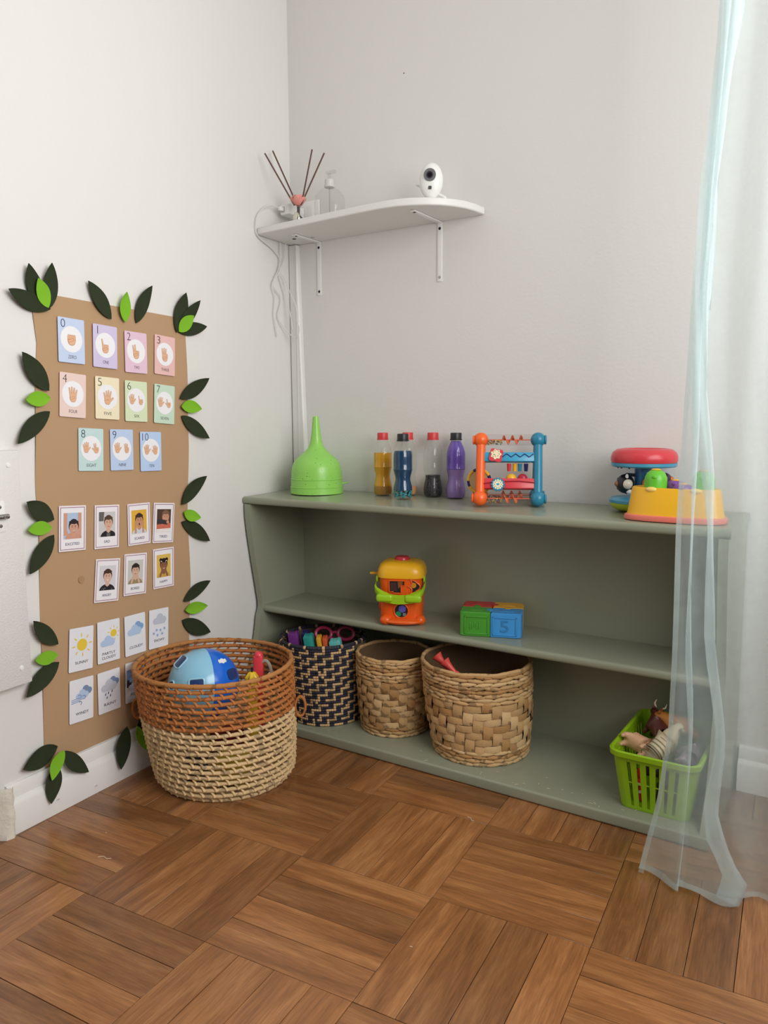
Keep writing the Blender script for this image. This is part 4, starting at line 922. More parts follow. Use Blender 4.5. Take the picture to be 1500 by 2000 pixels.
b = MB(); loft(b, [(stadium(0.208, 0.088), 0.012), (stadium(0.204, 0.085), 0.018), (stadium(0.188, 0.074), 0.070), (stadium(0.183, 0.070), 0.074), (stadium(0.150, 0.050), 0.071)]); part('body', b, YB, pop)
for sx in (-0.045, 0.048):
    b = MB(); b.ball((sx, -0.0335, 0.070), (0.013, 0.006, 0.006), 16, 10); part('notch', b, plast('light_yellow', (250, 214, 120)), pop)
GD = plast('dome_green', (104, 196, 52)); PD = plast('dome_purple', (128, 74, 158))
for sx, sy, rr, hh, m, z0 in ((-0.042, -0.008, 0.0245, 0.044, GD, 0.070), (0.058, -0.004, 0.0235, 0.044, GD, 0.070), (-0.004, 0.012, 0.020, 0.022, PD, 0.068), (0.018, -0.014, 0.022, 0.018, PD, 0.066)):
    b = MB(); b.lathe([(rr, 0), (rr, hh * 0.45), (rr * 0.95, hh * 0.62), (rr * 0.78, hh * 0.82), (rr * 0.45, hh * 0.95), (0.001, hh)], 28, (sx, sy, z0)); dm = part('popper_dome', b, m, pop)
    b = MB(); b.ball((sx + 0.001, sy - rr * 0.15, z0 + hh - 0.001), (rr * 0.45, rr * 0.3, 0.003), 12, 8); b.ball((sx + 0.002, sy - rr * 0.92, z0 + hh * 0.62), (0.006, 0.003, 0.004), 10, 8, mi=1); part('dome_crest', b, [YE, m], dm)

# ------------------------------------------------------------------ toys on the middle shelf
MZ = 0.3335
pot = thing('shape_sorter_bucket', 'orange shape sorter bucket with yellow lid and green handle on the middle shelf', 'toy', (0.508, -0.144, MZ), radians(24))
OB = plast('bucket_orange', (238, 98, 28)); GRN = plast('handle_green', (158, 206, 36))
def sqr(w, p=4.0, n=56): return stadium(w, w * 0.92, p, n)
b = MB(); loft(b, [(sqr(0.118), 0.0), (sqr(0.122), 0.006), (sqr(0.122), 0.07), (sqr(0.126), 0.132), (sqr(0.128), 0.136)]); body = part('bucket_body', b, OB, pot)
b = MB(); loft(b, [(sqr(0.135), 0.132), (sqr(0.137), 0.138), (sqr(0.134), 0.152), (sqr(0.122), 0.166), (sqr(0.098), 0.174), (sqr(0.06), 0.177)]); lid = part('lid', b, YB, pot)
b = MB(); b.lathe([(0.0215, 0.175), (0.0215, 0.181), (0.018, 0.186), (0.008, 0.187)], 28); part('lid_knob', b, plast('knob_red', (196, 50, 56)), lid)
b = MB(); b.rbox(-0.094, -0.064, -0.006, 0.006, 0.132, 0.138, 0.002); part('hinge_tab', b, YB, lid)
b = MB(); b.ball((0.006, -0.050, 0.010), (0.062, 0.030, 0.011), 24, 10); b.ball((-0.040, -0.054, 0.012), (0.018, 0.018, 0.0145), 18, 10); b.ball((0.056, -0.044, 0.012), (0.016, 0.018, 0.0145), 18, 10); part('foot', b, OB, pot)
# handle swung down over the front
def hpt(t):
    a = pi * t; return Vector((-0.071 * cos(a) * 1.0, -0.060 - 0.012 * sin(a) if 0.06 < t < 0.94 else -0.03, 0.128 - 0.052 * sin(a) ** 0.7))
pts = [hpt(k / 24) for k in range(25)]
b = MB(); v = []; f = []
for k, p in enumerate(pts):
    t = k / 24; w = 0.014 + 0.010 * (max(0, sin(pi * t)) ** 0.5) + (0.004 if 0.2 < t < 0.36 or 0.64 < t < 0.8 else 0)
    v += [(p.x, p.y, p.z - w * 0.6), (p.x, p.y - 0.010, p.z - w * 0.5), (p.x, p.y - 0.012, p.z + w * 0.3), (p.x, p.y, p.z + w * 0.5)]
for k in range(24):
    for c in range(4): f.append((k * 4 + c, k * 4 + 4 + c, k * 4 + 4 + (c + 1) % 4, k * 4 + (c + 1) % 4))
f += [(0, 1, 2, 3), (99, 98, 97, 96)]
b.add(v, f, 0, True); hd = part('handle', b, GRN, pot, sharp=60)
for sx in (-0.040, 0.040):
    b = MB(); b.rbox(sx - 0.024, sx + 0.024, -0.088, -0.070, 0.069, 0.092, 0.008, seg=3); part('handle_grip', b, GRN, hd)
for sx in (-1, 1):
    b = MB(); b.lathe([(0.011, 0), (0.011, 0.005), (0.006, 0.006)], 20, M=Matrix.Translation((sx * 0.0645, -0.03, 0.126)) @ Matrix.Rotation(sx * pi / 2, 4, 'Y')); part('pivot', b, GRN, hd)
# openings on the front face: inner shade painted as flat dark patches, with raised rims and loose shapes
def opening_shade(poly, x, z, inner):
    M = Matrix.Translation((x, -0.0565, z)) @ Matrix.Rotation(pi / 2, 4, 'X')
    q = MB(); q.poly(poly, 0.0012, 0, M); op = part('opening_shade', q, DARK, pot)
    q = MB(); q.tube([(px_, py_, 0.0012) for px_, py_ in poly], 0.0022, 8, closed=True, M=M); part('opening_rim', q, OB, op)
    for pl, m in inner:
        q = MB(); q.poly(pl, 0.0018, 0, M); part('loose_shape', q, m, op)
circ = lambda r, n=24, cx=0, cy=0, a=0: [(cx + r * cos(2 * pi * k / n + a), cy + r * sin(2 * pi * k / n + a)) for k in range(n)]
opening_shade(circ(0.0205), 0.004, 0.040, [(circ(0.0115, 6, 0.003, 0.006, 0.4), plast('hex_purple', (96, 92, 190))), (circ(0.0075, 20, -0.008, -0.009), plast('disc_green', (40, 140, 96))), (circ(0.006, 4, 0.009, -0.010, 0.7), plast('slate', (110, 130, 140)))])
opening_shade([(-0.022, -0.014), (-0.010, -0.014), (-0.010, -0.018), (0.012, -0.018), (0.012, 0.004), (0.022, 0.004), (0.022, 0.018), (-0.022, 0.018)], -0.008, 0.108, [([(-0.018, -0.010), (0.002, -0.012), (-0.002, 0.012), (-0.018, 0.012)], plast('plum_dark', (70, 50, 52))), ([(0.004, -0.004), (0.016, 0.006), (0.016, 0.016), (0.002, 0.014)], plast('brown_orange', (150, 84, 40)))])
opening_shade([(0.013 * cos(t_) + (0.005 * cos(5 * t_)), 0.017 * sin(t_) + 0.004 * sin(4 * t_)) for t_ in [2 * pi * k / 30 for k in range(30)]], 0.040, 0.110, [(circ(0.008, 16, -0.001, 0.004), plast('ochre', (206, 140, 44)))])
q = MB(); Ms = Matrix.Translation((-0.0612, -0.008, 0.045)) @ Matrix.Rotation(-pi / 2, 4, 'Y') @ Matrix.Rotation(pi / 2, 4, 'Z')
q.poly(circ(0.016, 20), 0.0015, 0, Ms); q.tube([(x, y, 0.0012) for x, y in circ(0.017, 20)], 0.002, 8, closed=True, M=Ms, mi=1); part('opening_shade', q, [DARK, OB], pot)  # side hole: flat dark disc painted for the shade inside
b = MB(); b.ball((-0.0635, -0.02, 0.085), 0.006, 12, 8); part('side_bead', b, YE, pot)

# puzzle blocks
BA = radians(20); bx0, by0 = 0.724, -0.2065
ux = Vector((cos(BA), sin(BA), 0)); uy = Vector((-sin(BA), cos(BA), 0))
def knob_square(w, d, right=None, back=None, cut_left=False, n=10):
    """plan outline with a round tab on the right / back side"""
    pts = [(0, 0)]; rc = 0.009
    def arc(cx, cy, r, a0, a1): return [(cx + r * cos(a0 + (a1 - a0) * k / n), cy + r * sin(a0 + (a1 - a0) * k / n)) for k in range(n + 1)]
    pts = [(0, 0), (w, 0)]
    if right: pts += [(w, d / 2 - 0.006)] + arc(w + 0.006, d / 2, 0.008, radians(-130), radians(130)) + [(w, d / 2 + 0.006)]
    pts += [(w, d)]
    if back: pts += [(w / 2 + 0.006, d)] + arc(w / 2, d + 0.006, 0.008, radians(-40), radians(220)) + [(w / 2 - 0.006, d)]
    pts += [(0, d)]
    return pts
BWd, BD, BH = 0.0815, 0.064, 0.066
spec_b = [('green puzzle block at the front left of the block set', (76, 158, 52), 0, 0, False, True, None), ('blue puzzle block embossed with the number 5', (64, 152, 220), 1, 0, False, False, '5'), ('red puzzle block at the back left of the block set', (196, 48, 56), 0, 1, True, False, None), ('yellow puzzle block at the back right of the block set', (232, 172, 44), 1, 1, False, False, None)]
for lab, c, i, j, rt, bk, dig in spec_b:
    org = Vector((bx0, by0, MZ)) + ux * (i * (BWd + 0.0015)) + uy * (j * (BD + 0.001))
    t = thing('puzzle_block', lab, 'block', org, BA, 'puzzle blocks on the middle shelf')
    m = plast('block_' + str(i) + str(j), c, 0.4); md = plast('blockd_' + str(i) + str(j), tuple(int(v_ * 0.86) for v_ in c), 0.45)
    b = MB()
    ch_ = 0.012; l_ = i == 0; f_ = j == 0
    pl = []
    pl += [(ch_ if (l_ and f_) else 0, 0), (BWd - (ch_ if (not l_ and f_) else 0), 0)]
    if not l_ and f_: pl += [(BWd - 0.003, 0.003), (BWd, ch_)]
    pl += [(BWd, BD - (ch_ if (not l_ and not f_) else 0))]
    if not l_ and not f_: pl += [(BWd - 0.003, BD - 0.003), (BWd - ch_, BD)]
    pl += [((ch_ if (l_ and not f_) else 0), BD)] if not (not l_ and not f_) else [(0, BD)]
    if l_ and not f_: pl += [(0.003, BD - 0.003), (0, BD - ch_)]
    if l_ and f_: pl += [(0, ch_), (0.003, 0.003)]
    cxm, cym = BWd / 2, BD / 2
    ins = lambda e: [(cxm + (x - cxm) * (1 - e / cxm), cym + (y - cym) * (1 - e / cym)) for x, y in pl]
    loft(b, [(ins(0.002), 0), (ins(0), 0.002), (ins(0), BH - 0.003), (ins(0.003), BH)]); part('block_body', b, m, t)
    tb_ = {(0, 0): [(BWd / 2, BD + 0.006, 0.0095)], (1, 0): [(-0.006, BD * 0.55, 0.0095)], (0, 1): [(BWd + 0.006, BD * 0.45, 0.0095)], (1, 1): [(BWd * 0.5, -0.006, 0.0095)]}[(i, j)]
    for (kx, ky, kr) in tb_:
        b = MB(); b.lathe([(kr, BH - 0.004), (kr, BH + 0.0006), (kr - 0.002, BH + 0.0012)], 20, (kx, ky, 0)); b.box(min(kx, kx) - 0.005, kx + 0.005, ky - 0.005, ky + 0.005, BH - 0.004, BH + 0.0010); part('puzzle_tab', b, m, t)
    if j == 0:
        b = MB(); x0, x1 = (ch_ + 0.001 if l_ else 0.004), (BWd - ch_ - 0.001 if not l_ else BWd - 0.004)
        Mf = Matrix.Rotation(pi / 2, 4, 'X')
        for (a0, a1, c0, c1) in ((x0, x1, 0.052, 0.056), (x0, x1, 0.006, 0.010), (x0, x0 + 0.004, 0.006, 0.056), (x1 - 0.004, x1, 0.006, 0.056)): b.rbox(a0, a1, c0, c1, 0.0, 0.0022, 0.0008, M=Mf, seg=1)
        part('raised_frame', b, m, t)
        b = MB()
        if dig:
            text_mesh(dig, b, (x0 + x1) / 2, 0.031, 0.031, 0.0016, wmax=0.022); b.v = [(x, -z, y) for x, y, z in b.v]
            q = MB(); n0 = len(b.v); q.add(b.v, b.f, 0, False); q.add([(x, y + 0.0016, z) for x, y, z in b.v], b.f, 0, False)
            part('embossed_digit', b, md, t)
        else:
            for k in range(5): b.rbox(x0 + 0.014 + 0.006 * k, x0 + 0.018 + 0.006 * k, 0.018 + 0.004 * (k % 3), 0.040 - 0.003 * (k % 2), 0.0, 0.0014, 0.0006, M=Mf, seg=1)
            part('embossed_shape', b, m, t)
    b = MB(); b.rbox(BWd * 0.28, BWd * 0.72, BD * 0.3, BD * 0.7, BH - 0.001, BH + 0.001, 0.0008, seg=1); part('top_emboss', b, m, t)

# ------------------------------------------------------------------ big open coil basket
def fibre(name, c, vary=0.14): return mat('fibre_' + name, c, 0.7, 0.25, bump=(420, 0.5), vary=vary, speck=(55, 0.60, tuple(int(v_ * 0.80) for v_ in c)))
FO = fibre('orange_cane', (180, 114, 62)); FC = fibre('natural_cane', (214, 184, 138)); FRIM = fibre('rim_cane', (178, 122, 70))
KB = Vector((0.262, -0.618, 0)); SH = Vector((-0.022, -0.012, 0))
big = thing('coil_basket', 'large open coiled basket, orange above and natural below, on the floor', 'basket', KB)
NRW = 20; PIT = 0.0153; CR = 0.0049
def bk(t, a, z, dr=0.0):
    r = 0.171 + 0.024 * t + 0.008 * sin(pi * t) * 0.6 + dr
    if t < 0.06: r -= 0.010 * (1 - t / 0.06)
    wob = 1 + 0.008 * sin(2 * a + 1.0) + 0.004 * sin(3 * a)
    c = SH * t
    return Vector((c.x + r * wob * cos(a), c.y + r * wob * sin(a), z))
for i in range(NRW):
    t = i / (NRW - 1); z0 = CR + i * PIT; b = MB(); ns = 132; pts = []; rr = []
    rim = i == NRW - 1
    for k in range(ns):
        a = 2 * pi * k / ns
        pts.append(bk(t, a, z0 + 0.0012 * sin(3 * a + i * 1.3))); rr.append((0.0062 if rim else CR) * (1.0 + (0.10 if k % 3 == 0 else -0.03) + random.uniform(-0.04, 0.04)))
    b.tube(pts, rr, 8, closed=True)
    part('rim_coil' if rim else 'coil', b, FRIM if rim else (FO if i >= 12 else FC), big, sharp=80)
for mi_, rng in ((FC, range(0, 12)), (FO, range(12, NRW - 1))):
    b = MB()
    for i in rng:
        t = i / (NRW - 1); t2 = (i + 1) / (NRW - 1); z0 = CR + i * PIT; z1 = z0 + PIT; ns = 44
        for k in range(ns):
            a = 2 * pi * (k + 0.31 * i + random.uniform(-0.12, 0.12)) / ns; da = -0.048
            p0 = bk(t, a, z0 - 0.001, 0.0030); p1 = bk((t + t2) / 2, a + da * 0.5, (z0 + z1) / 2, 0.0015); p2 = bk(t2, a + da, z1 - 0.002, 0.0022)
            b.tube([p0, p1, p2], [0.0042, 0.0030, 0.0016], 6)
    part('stitching', b, mi_, big, kind='stuff', sharp=80)
b = MB(); b.lathe([(0.002, 0.001), (0.160, 0.001), (0.160, 0.006), (0.002, 0.006)], 40, cap=False)
part('base_disc', b, FC, big)
for ang in (radians(213), radians(33)):
    b = MB(); pts = []
    for k in range(17):
        s_ = pi * 2 * k / 16
        tq = 0.60 + 0.055 * sin(s_); pts.append(bk(0.60, ang + 0.085 * 0.0, 0, 0) * 1.0)
    c = bk(0.60, ang, 0.180); od = Vector((cos(ang), sin(ang), 0)); td_ = Vector((-sin(ang), cos(ang), 0))
    for w_ in (0.0, 0.005):
        b.tube([c + od * (0.004 + 0.016 * (1 - cos(2 * pi * k / 18)) / 2 * 1.6) + Vector((0, 0, 0.026 * sin(2 * pi * k / 18) - 0.006)) + td_ * (0.009 * sin(pi * k / 18) - w_) for k in range(19)], 0.0034, 8)
    part('loop_handle', b, FO, big, sharp=80)

# ball in the basket
ball = thing('activity_ball', 'light blue and royal blue ball with openings inside the coil basket', 'ball', (0.221, -0.649, 0.147))
BR = 0.0895
bc_ = Vector((0, 0, 0.0915))
LB = plast('light_blue', (140, 196, 224), 0.2); RB = plast('royal_blue', (28, 104, 214), 0.2)
# seam plane: normal n points to the right half
vdir = Vector((0.69, -0.65, 0.32)).normalized(); vr = Vector((0.0, 0.0, 1.0)).cross(vdir).normalized(); vu = vdir.cross(vr)
nrm = (vr * 0.957 - vdir * 0.29).normalized()
e1 = nrm.orthogonal().normalized(); e2 = nrm.cross(e1)
def half(sgn):
    v = []; f = []; R2, S2 = 14, 48
    for i in range(R2 + 1):
        th = pi / 2 * i / R2
        for k in range(S2):
            a = 2 * pi * k / S2; v.append(bc_ + (nrm * sgn * cos(th) + (e1 * cos(a) + e2 * sin(a)) * sin(th)) * BR)
    for i in range(R2):
        for k in range(S2):
            q = (i * S2 + k, i * S2 + (k + 1) % S2, (i + 1) * S2 + (k + 1) % S2, (i + 1) * S2 + k)
            f.append(q if sgn < 0 else q[::-1])
    return v, f
b = MB(); b.add(*half(-1)); part('light_half', b, LB, ball)
b = MB(); b.add(*half(1)); part('blue_half', b, RB, ball)
def on_ball(x, y, lift):
    x /= BR; y /= BR; zz = sqrt(max(0.02, 1 - x * x - y * y)); return bc_ + (vr * x + vu * y + vdir * zz) * (BR + lift)
def patch(cx, cy, w, h, r, m_in, m_rim, rot=0.0):
    pl = [(cx + x * cos(rot) - y * sin(rot), cy + x * sin(rot) + y * cos(rot)) for x, y in rrect(w, h, r)]
    c0 = on_ball(cx, cy, 0.0009); q = MB(); ring = [on_ball(x, y, 0.0009) for x, y in pl]
    mid = [on_ball(cx + (x - cx) * 0.5, cy + (y - cy) * 0.5, 0.0009) for x, y in pl]; n = len(ring)
    q.add([c0] + mid + ring, [(0, 1 + k, 1 + (k + 1) % n) for k in range(n)] + [(1 + k, 1 + n + k, 1 + n + (k + 1) % n, 1 + (k + 1) % n) for k in range(n)], 0, True)
    op = part('opening_shade', q, m_in, ball)
    if m_rim: q = MB(); q.tube(ring, 0.0022, 6, closed=True); part('opening_rim', q, m_rim, op)
OPN = plast('opening_shade_navy', (24, 56, 110), 0.4); OPL = plast('rim_pale', (160, 208, 232), 0.2)  # dark patches laid on the surface paint the shade inside the holes
patch(-0.017, 0.001, 0.036, 0.024, 0.006, OPN, OPL); patch(-0.054, 0.058, 0.016, 0.036, 0.006, OPN, OPL, -0.78)
patch(-0.077, 0.002, 0.012, 0.022, 0.005, OPN, OPL); patch(0.070, 0.018, 0.024, 0.028, 0.008, OPN, None, 0.25)
q = MB(); cl = [(0.047 + 0.011 * cos(t_) + 0.0012 * sin(9 * t_), 0.052 + 0.0055 * sin(t_) + 0.0012 * cos(7 * t_)) for t_ in [2 * pi * k / 28 for k in range(28)]]
q.add([on_ball(0.047, 0.052, 0.0006)] + [on_ball(x, y, 0.0006) for x, y in cl], [(0, 1 + k, 1 + (k + 1) % 28) for k in range(28)], 0, True); part('cloud_print', q, WHITEP, ball)
# other toys in the basket
rt = thing('telephone_toy', 'red toy with a grey cord and cream knob inside the coil basket', 'toy', (0.306, -0.535, 0.10), radians(33))
b = MB(); b.rbox(-0.013, 0.013, -0.012, 0.012, 0.0, 0.199, 0.006); b.ball((0, 0, 0.196), (0.013, 0.012, 0.012)); part('red_body', b, RD, rt)
b = MB(); b.tube(smooth_path([(0.008, -0.006, 0.180), (0.020, -0.006, 0.184), (0.030, -0.008, 0.172), (0.034, -0.010, 0.155)]), 0.0048, 8); part('cord', b, plast('grey_cord', (150, 142, 130)), rt)
b = MB(); b.lathe([(0.009, 0), (0.012, 0.004), (0.011, 0.010), (0.007, 0.013)], 10, (0.036, -0.012, 0.142)); part('knob', b, plast('cream', (226, 214, 186)), rt)
yt = thing('yellow_flower_toy', 'small yellow flower shaped toy piece inside the coil basket', 'toy', (0.318, -0.575, 0.10))
b = MB(); b.lathe([(0.014, 0), (0.014, 0.13), (0.010, 0.135), (0.013, 0.142), (0.016, 0.152), (0.009, 0.164), (0.004, 0.166)], 24, fn=lambda a, z: 1 + (0.16 * cos(6 * a) if z > 0.13 else 0)); part('petals', b, plast('flower_yellow', (228, 190, 40)), yt)
b = MB(); b.tube([(0, 0, 0.16), (0.002, 0, 0.178)], 0.0028, 8); part('stem_tip', b, BLACK, yt)
for k, (x, y, z, s_, c, nm) in enumerate(((0.20, -0.55, 0.04, 0.035, (116, 26, 30), 'dark red'), (0.33, -0.66, 0.045, 0.038, (204, 176, 60), 'mustard'), (0.24, -0.70, 0.035, 0.028, (60, 60, 70), 'charcoal'))):
    b = MB(); b.rbox(-s_, s_, -s_, s_, -s_ + 0.008, s_, 0.008); b.lathe([(s_ * 0.4, s_), (s_ * 0.4, s_ + 0.006)], 20)
    solo('toy_cube', b, plast('cube%d' % k, c, 0.4), '%s toy cube at the bottom of the coil basket' % nm, 'block', (x, y, z), 'toys low in the coil basket', rot=(0, 0, 0.4 * k))

# ------------------------------------------------------------------ navy zigzag basket
NVF = fibre('navy_reed', (50, 50, 62), 0.1); CRF = fibre('cream_reed', (206, 172, 124), 0.1)
zb = thing('zigzag_basket', 'navy and natural zigzag woven basket on the bottom shelf', 'basket', (0.283, -0.213, 0.0305))
NZ = 31; HZ_ = 0.240; NC2 = 102
for i in range(NZ):
    t = i / (NZ - 1); z = 0.0045 + t * (HZ_ - 0.009); r = 0.110 + 0.016 * t + 0.004 * sin(pi * t); cx = -0.010 * t; cy = -0.006 * t
    b = MB(); v = []; f = []; rim = i == NZ - 1
    for k in range(NC2):
        m2, odd = divmod(i, 2)
        ph = (k - 3 * m2) % 6
        cream = (ph in (0, 1, 2, 3)) if not odd else (ph == 3)
        if rim: cream = (k % 7 == 3)
        if random.random() < 0.02: cream = not cream
        a0 = 2 * pi * (k + 0.03) / NC2; a1 = 2 * pi * (k + 0.97) / NC2
        ring = []
        for s_, bul in ((0, 0.0), (0.33, 0.8), (0.66, 0.8), (1, 0.0)):
            a = a0 + (a1 - a0) * s_
            for zz, ro in ((-0.0046, -0.003), (-0.0030, 0.0026), (0.0, 0.0038), (0.0030, 0.0026), (0.0046, -0.003)):
                rr = r + ro - 0.0008 * (1 - bul); ring.append((cx + rr * cos(a), cy + rr * sin(a), z + zz * (1.25 if rim else 1)))
        fs = []
        for s_ in range(3):
            for q in range(4): fs.append((s_ * 5 + q, (s_ + 1) * 5 + q, (s_ + 1) * 5 + q + 1, s_ * 5 + q + 1))
        b.add(ring, fs, 1 if cream else 0, True)
    part('coil_row', b, [NVF, CRF], zb, sharp=70)
b = MB(); b.lathe([(0.100, 0.002), (0.1045, 0.003), (0.120, HZ_ - 0.008)], 48, cap=False); b.lathe([(0.002, 0.003), (0.106, 0.003)], 40, cap=False); part('inner_liner', b, mat('basket_inner', (92, 76, 58), 0.8, bump=(200, 0.6)), zb)
# contents
def loose_block(x, y, z, sx, sy, sz, c, lab, rz=0.5, notch=True):
    b = MB(); b.rbox(-sx / 2, sx / 2, -sy / 2, sy / 2, -sz, 0, 0.003)
    for k in (-0.3, 0.3): b.rbox(k * sx - sx * 0.09, k * sx + sx * 0.09, -sy / 2 + 0.004, sy / 2 - 0.004, -0.002, 0.0022, 0.001, seg=1)
    solo('toy_brick', b, plast('brick_%d_%d_%d' % c, c, 0.4), lab, 'toy', (x, y, z), 'toys in the zigzag basket', rot=(0.1, -0.15, rz))
loose_block(0.196, -0.262, 0.276, 0.030, 0.030, 0.20, (112, 48, 128), 'purple toy block in the zigzag basket')
loose_block(0.220, -0.236, 0.277, 0.020, 0.034, 0.20, (36, 36, 92), 'navy toy block in the zigzag basket')
loose_block(0.250, -0.258, 0.276, 0.028, 0.034, 0.20, (46, 150, 140), 'teal toy block beside the yellow one in the zigzag basket')
loose_block(0.276, -0.240, 0.272, 0.014, 0.034, 0.20, (222, 170, 50), 'yellow toy strip in the zigzag basket')
loose_block(0.291, -0.231, 0.270, 0.014, 0.034, 0.20, (206, 92, 50), 'orange toy strip in the zigzag basket')
loose_block(0.322, -0.222, 0.264, 0.034, 0.034, 0.20, (104, 190, 184), 'pale turquoise toy block in the zigzag basket')
b = MB()
for c_, rr in (((-0.038, 0, 0), 0.024), ((0.030, 0, 0.002), 0.024)):
    b.tube([(c_[0] + rr * cos(2 * pi * k / 24), c_[1] + 0.3 * rr * sin(2 * pi * k / 24), c_[2] + rr * 0.72 * sin(2 * pi * k / 24)) for k in range(24)], 0.0052, 8, closed=True)
b.tube([(-0.012, 0, 0.004), (0.006, 0, 0.006)], 0.005, 8); b.tube([(-0.012, 0.0, -0.010), (0.0, 0.0, -0.16)], 0.006, 8)
solo('toy_glasses', b, plast('magenta', (150, 36, 74), 0.35), 'magenta toy glasses frame lying in the zigzag basket', 'toy', (0.292, -0.176, 0.266), rot=(0.0, 0, 0.5))

# ------------------------------------------------------------------ woven hyacinth baskets
HY = [fibre('hyacinth_a', (192, 155, 108), 0.15), fibre('hyacinth_b', (174, 133, 86), 0.15), fibre('hyacinth_c', (205, 172, 126), 0.12)]
INN = mat('hyacinth_liner', (110, 84, 58), 0.85, bump=(150, 0.8))
def woven(label, loc, H, r0, r1, ncol, rows_top, rows_bot, shift=(0, 0), seed=1):
    rd = random.Random(seed)
    t_ = thing('hyacinth_basket', label, 'basket', loc)
    R = lambda z: r0 + (r1 - r0) * (z / H) + 0.006 * sin(pi * z / H)
    C = lambda z: (shift[0] * z / H, shift[1] * z / H)
    hb = 0.0098
    # braided rows
    def braid(z, k0, m, nm, hh=hb):
        b = MB(); n = int(ncol * 0.62); r = R(z); cx, cy = C(z)
        for k in range(n):
            a = 2 * pi * (k + 0.5 * k0) / n; L_ = 2 * pi * r / n
            M = Matrix.Translation((cx + r * cos(a), cy + r * sin(a), z)) @ Matrix.Rotation(a, 4, 'Z') @ Matrix.Rotation(rd.uniform(-0.12, 0.12), 4, 'X')
            b.ball((0, 0, 0), (0.0052, L_ * 0.60, hh * 0.60), 8, 6, M=M)
        part(nm, b, m, t_, sharp=80)
    for k in range(rows_bot): braid(hb * 0.5 + k * hb, k, HY[(k + 2) % 3], 'bottom_braid')
    zt = H - rows_top * hb
    for k in range(rows_top): braid(zt + hb * (k + 0.5), k, HY[(0, 2, 0, 1)[k % 4]], 'top_braid')
    b = MB(); z = H; r = R(H); cx, cy = C(H)
    pts = [(cx + r * cos(2 * pi * k / 60), cy + r * sin(2 * pi * k / 60), z + 0.0012 * sin(10 * 2 * pi * k / 60)) for k in range(60)]
    b.tube(pts, [0.0050 + 0.0008 * (k % 3 == 0) for k in range(60)], 8, closed=True); part('rim', b, HY[0], t_, sharp=80)
    z0 = rows_bot * hb; nrow = max(3, round((zt - z0) / 0.0165)); rh = (zt - z0) / nrow
    # two shared strap meshes at unit radius
    cw = 2 * pi / ncol
    def strap(wa, hz, r, horiz):
        b = MB(); v = []; f = []; nu, nv_ = 6, 3
        for u in range(nu + 1):
            for w in range(nv_ + 1):
                s_ = u / nu; q = w / nv_
                if horiz: a = (s_ - 0.5) * wa; z = (q - 0.5) * hz; lift = 0.0042 * sin(pi * s_) ** 0.7 + 0.0012 * sin(pi * q)
                else: a = (q - 0.5) * wa; z = (s_ - 0.5) * hz; lift = 0.0042 * sin(pi * s_) ** 0.7 + 0.0012 * sin(pi * q)
                v.append(((r + lift - 0.001) * cos(a), (r + lift - 0.001) * sin(a), z))
        for u in range(nu):
            for w in range(nv_):
                q = u * (nv_ + 1) + w; fc = (q, q + nv_ + 1, q + nv_ + 2, q + 1)
                f.append(fc if horiz else fc[::-1])
        b.add(v, f, 0, True); return b
    rm = R((z0 + zt) / 2)
    hm = [strap(cw * 2.05, rh * 1.02, rm, True).mesh('strap', m, sharp=0) for m in HY]
    vm = [strap(cw * 1.02, rh * 2.05, rm, False).mesh('strap', m, sharp=0) for m in HY]
    def put(me, ang, z):
        o = link('strap', me, t_); cx, cy = C(z); s_ = R(z) / rm
        o.location = (cx, cy, z); o.rotation_euler = (rd.uniform(-0.004, 0.004), rd.uniform(-0.004, 0.004), ang); s2 = s_ * rd.uniform(0.994, 1.012); o.scale = (s2, s2, 1)
    for rI in range(nrow):
        for c in range(ncol):
            if (c + rI) % 4 == 2: put(rd.choices(hm, (4, 2, 3))[0], cw * (c + 1.0), z0 + rh * (rI + 0.5))
            if (c + rI) % 4 == 0: put(rd.choices(vm, (3, 3, 2))[0], cw * (c + 0.5), z0 + rh * (rI + 1.0))
            if rI == 0 and (c - 1) % 4 == 0: put(rd.choices(vm, (3, 3, 2))[0], cw * (c + 0.5), z0)
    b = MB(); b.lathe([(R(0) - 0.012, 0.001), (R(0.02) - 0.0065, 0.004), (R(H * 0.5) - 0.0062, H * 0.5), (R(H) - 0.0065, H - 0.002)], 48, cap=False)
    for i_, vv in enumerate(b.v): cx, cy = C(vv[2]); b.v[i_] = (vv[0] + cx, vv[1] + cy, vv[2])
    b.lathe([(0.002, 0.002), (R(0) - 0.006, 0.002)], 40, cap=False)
    part('inner_liner', b, INN, t_)  # dark liner added behind the weave to block light
    return t_
woven('smaller woven hyacinth basket between the zigzag and the larger one', (0.507, -0.183, 0.0305), 0.219, 0.094, 0.104, 28, 6, 3, (-0.004, -0.002), 4)
woven('larger woven hyacinth basket with red horns on the bottom shelf', (0.782, -0.186, 0.0305), 0.240, 0.124, 0.144, 36, 8, 4, (-0.020, 0.006), 9)
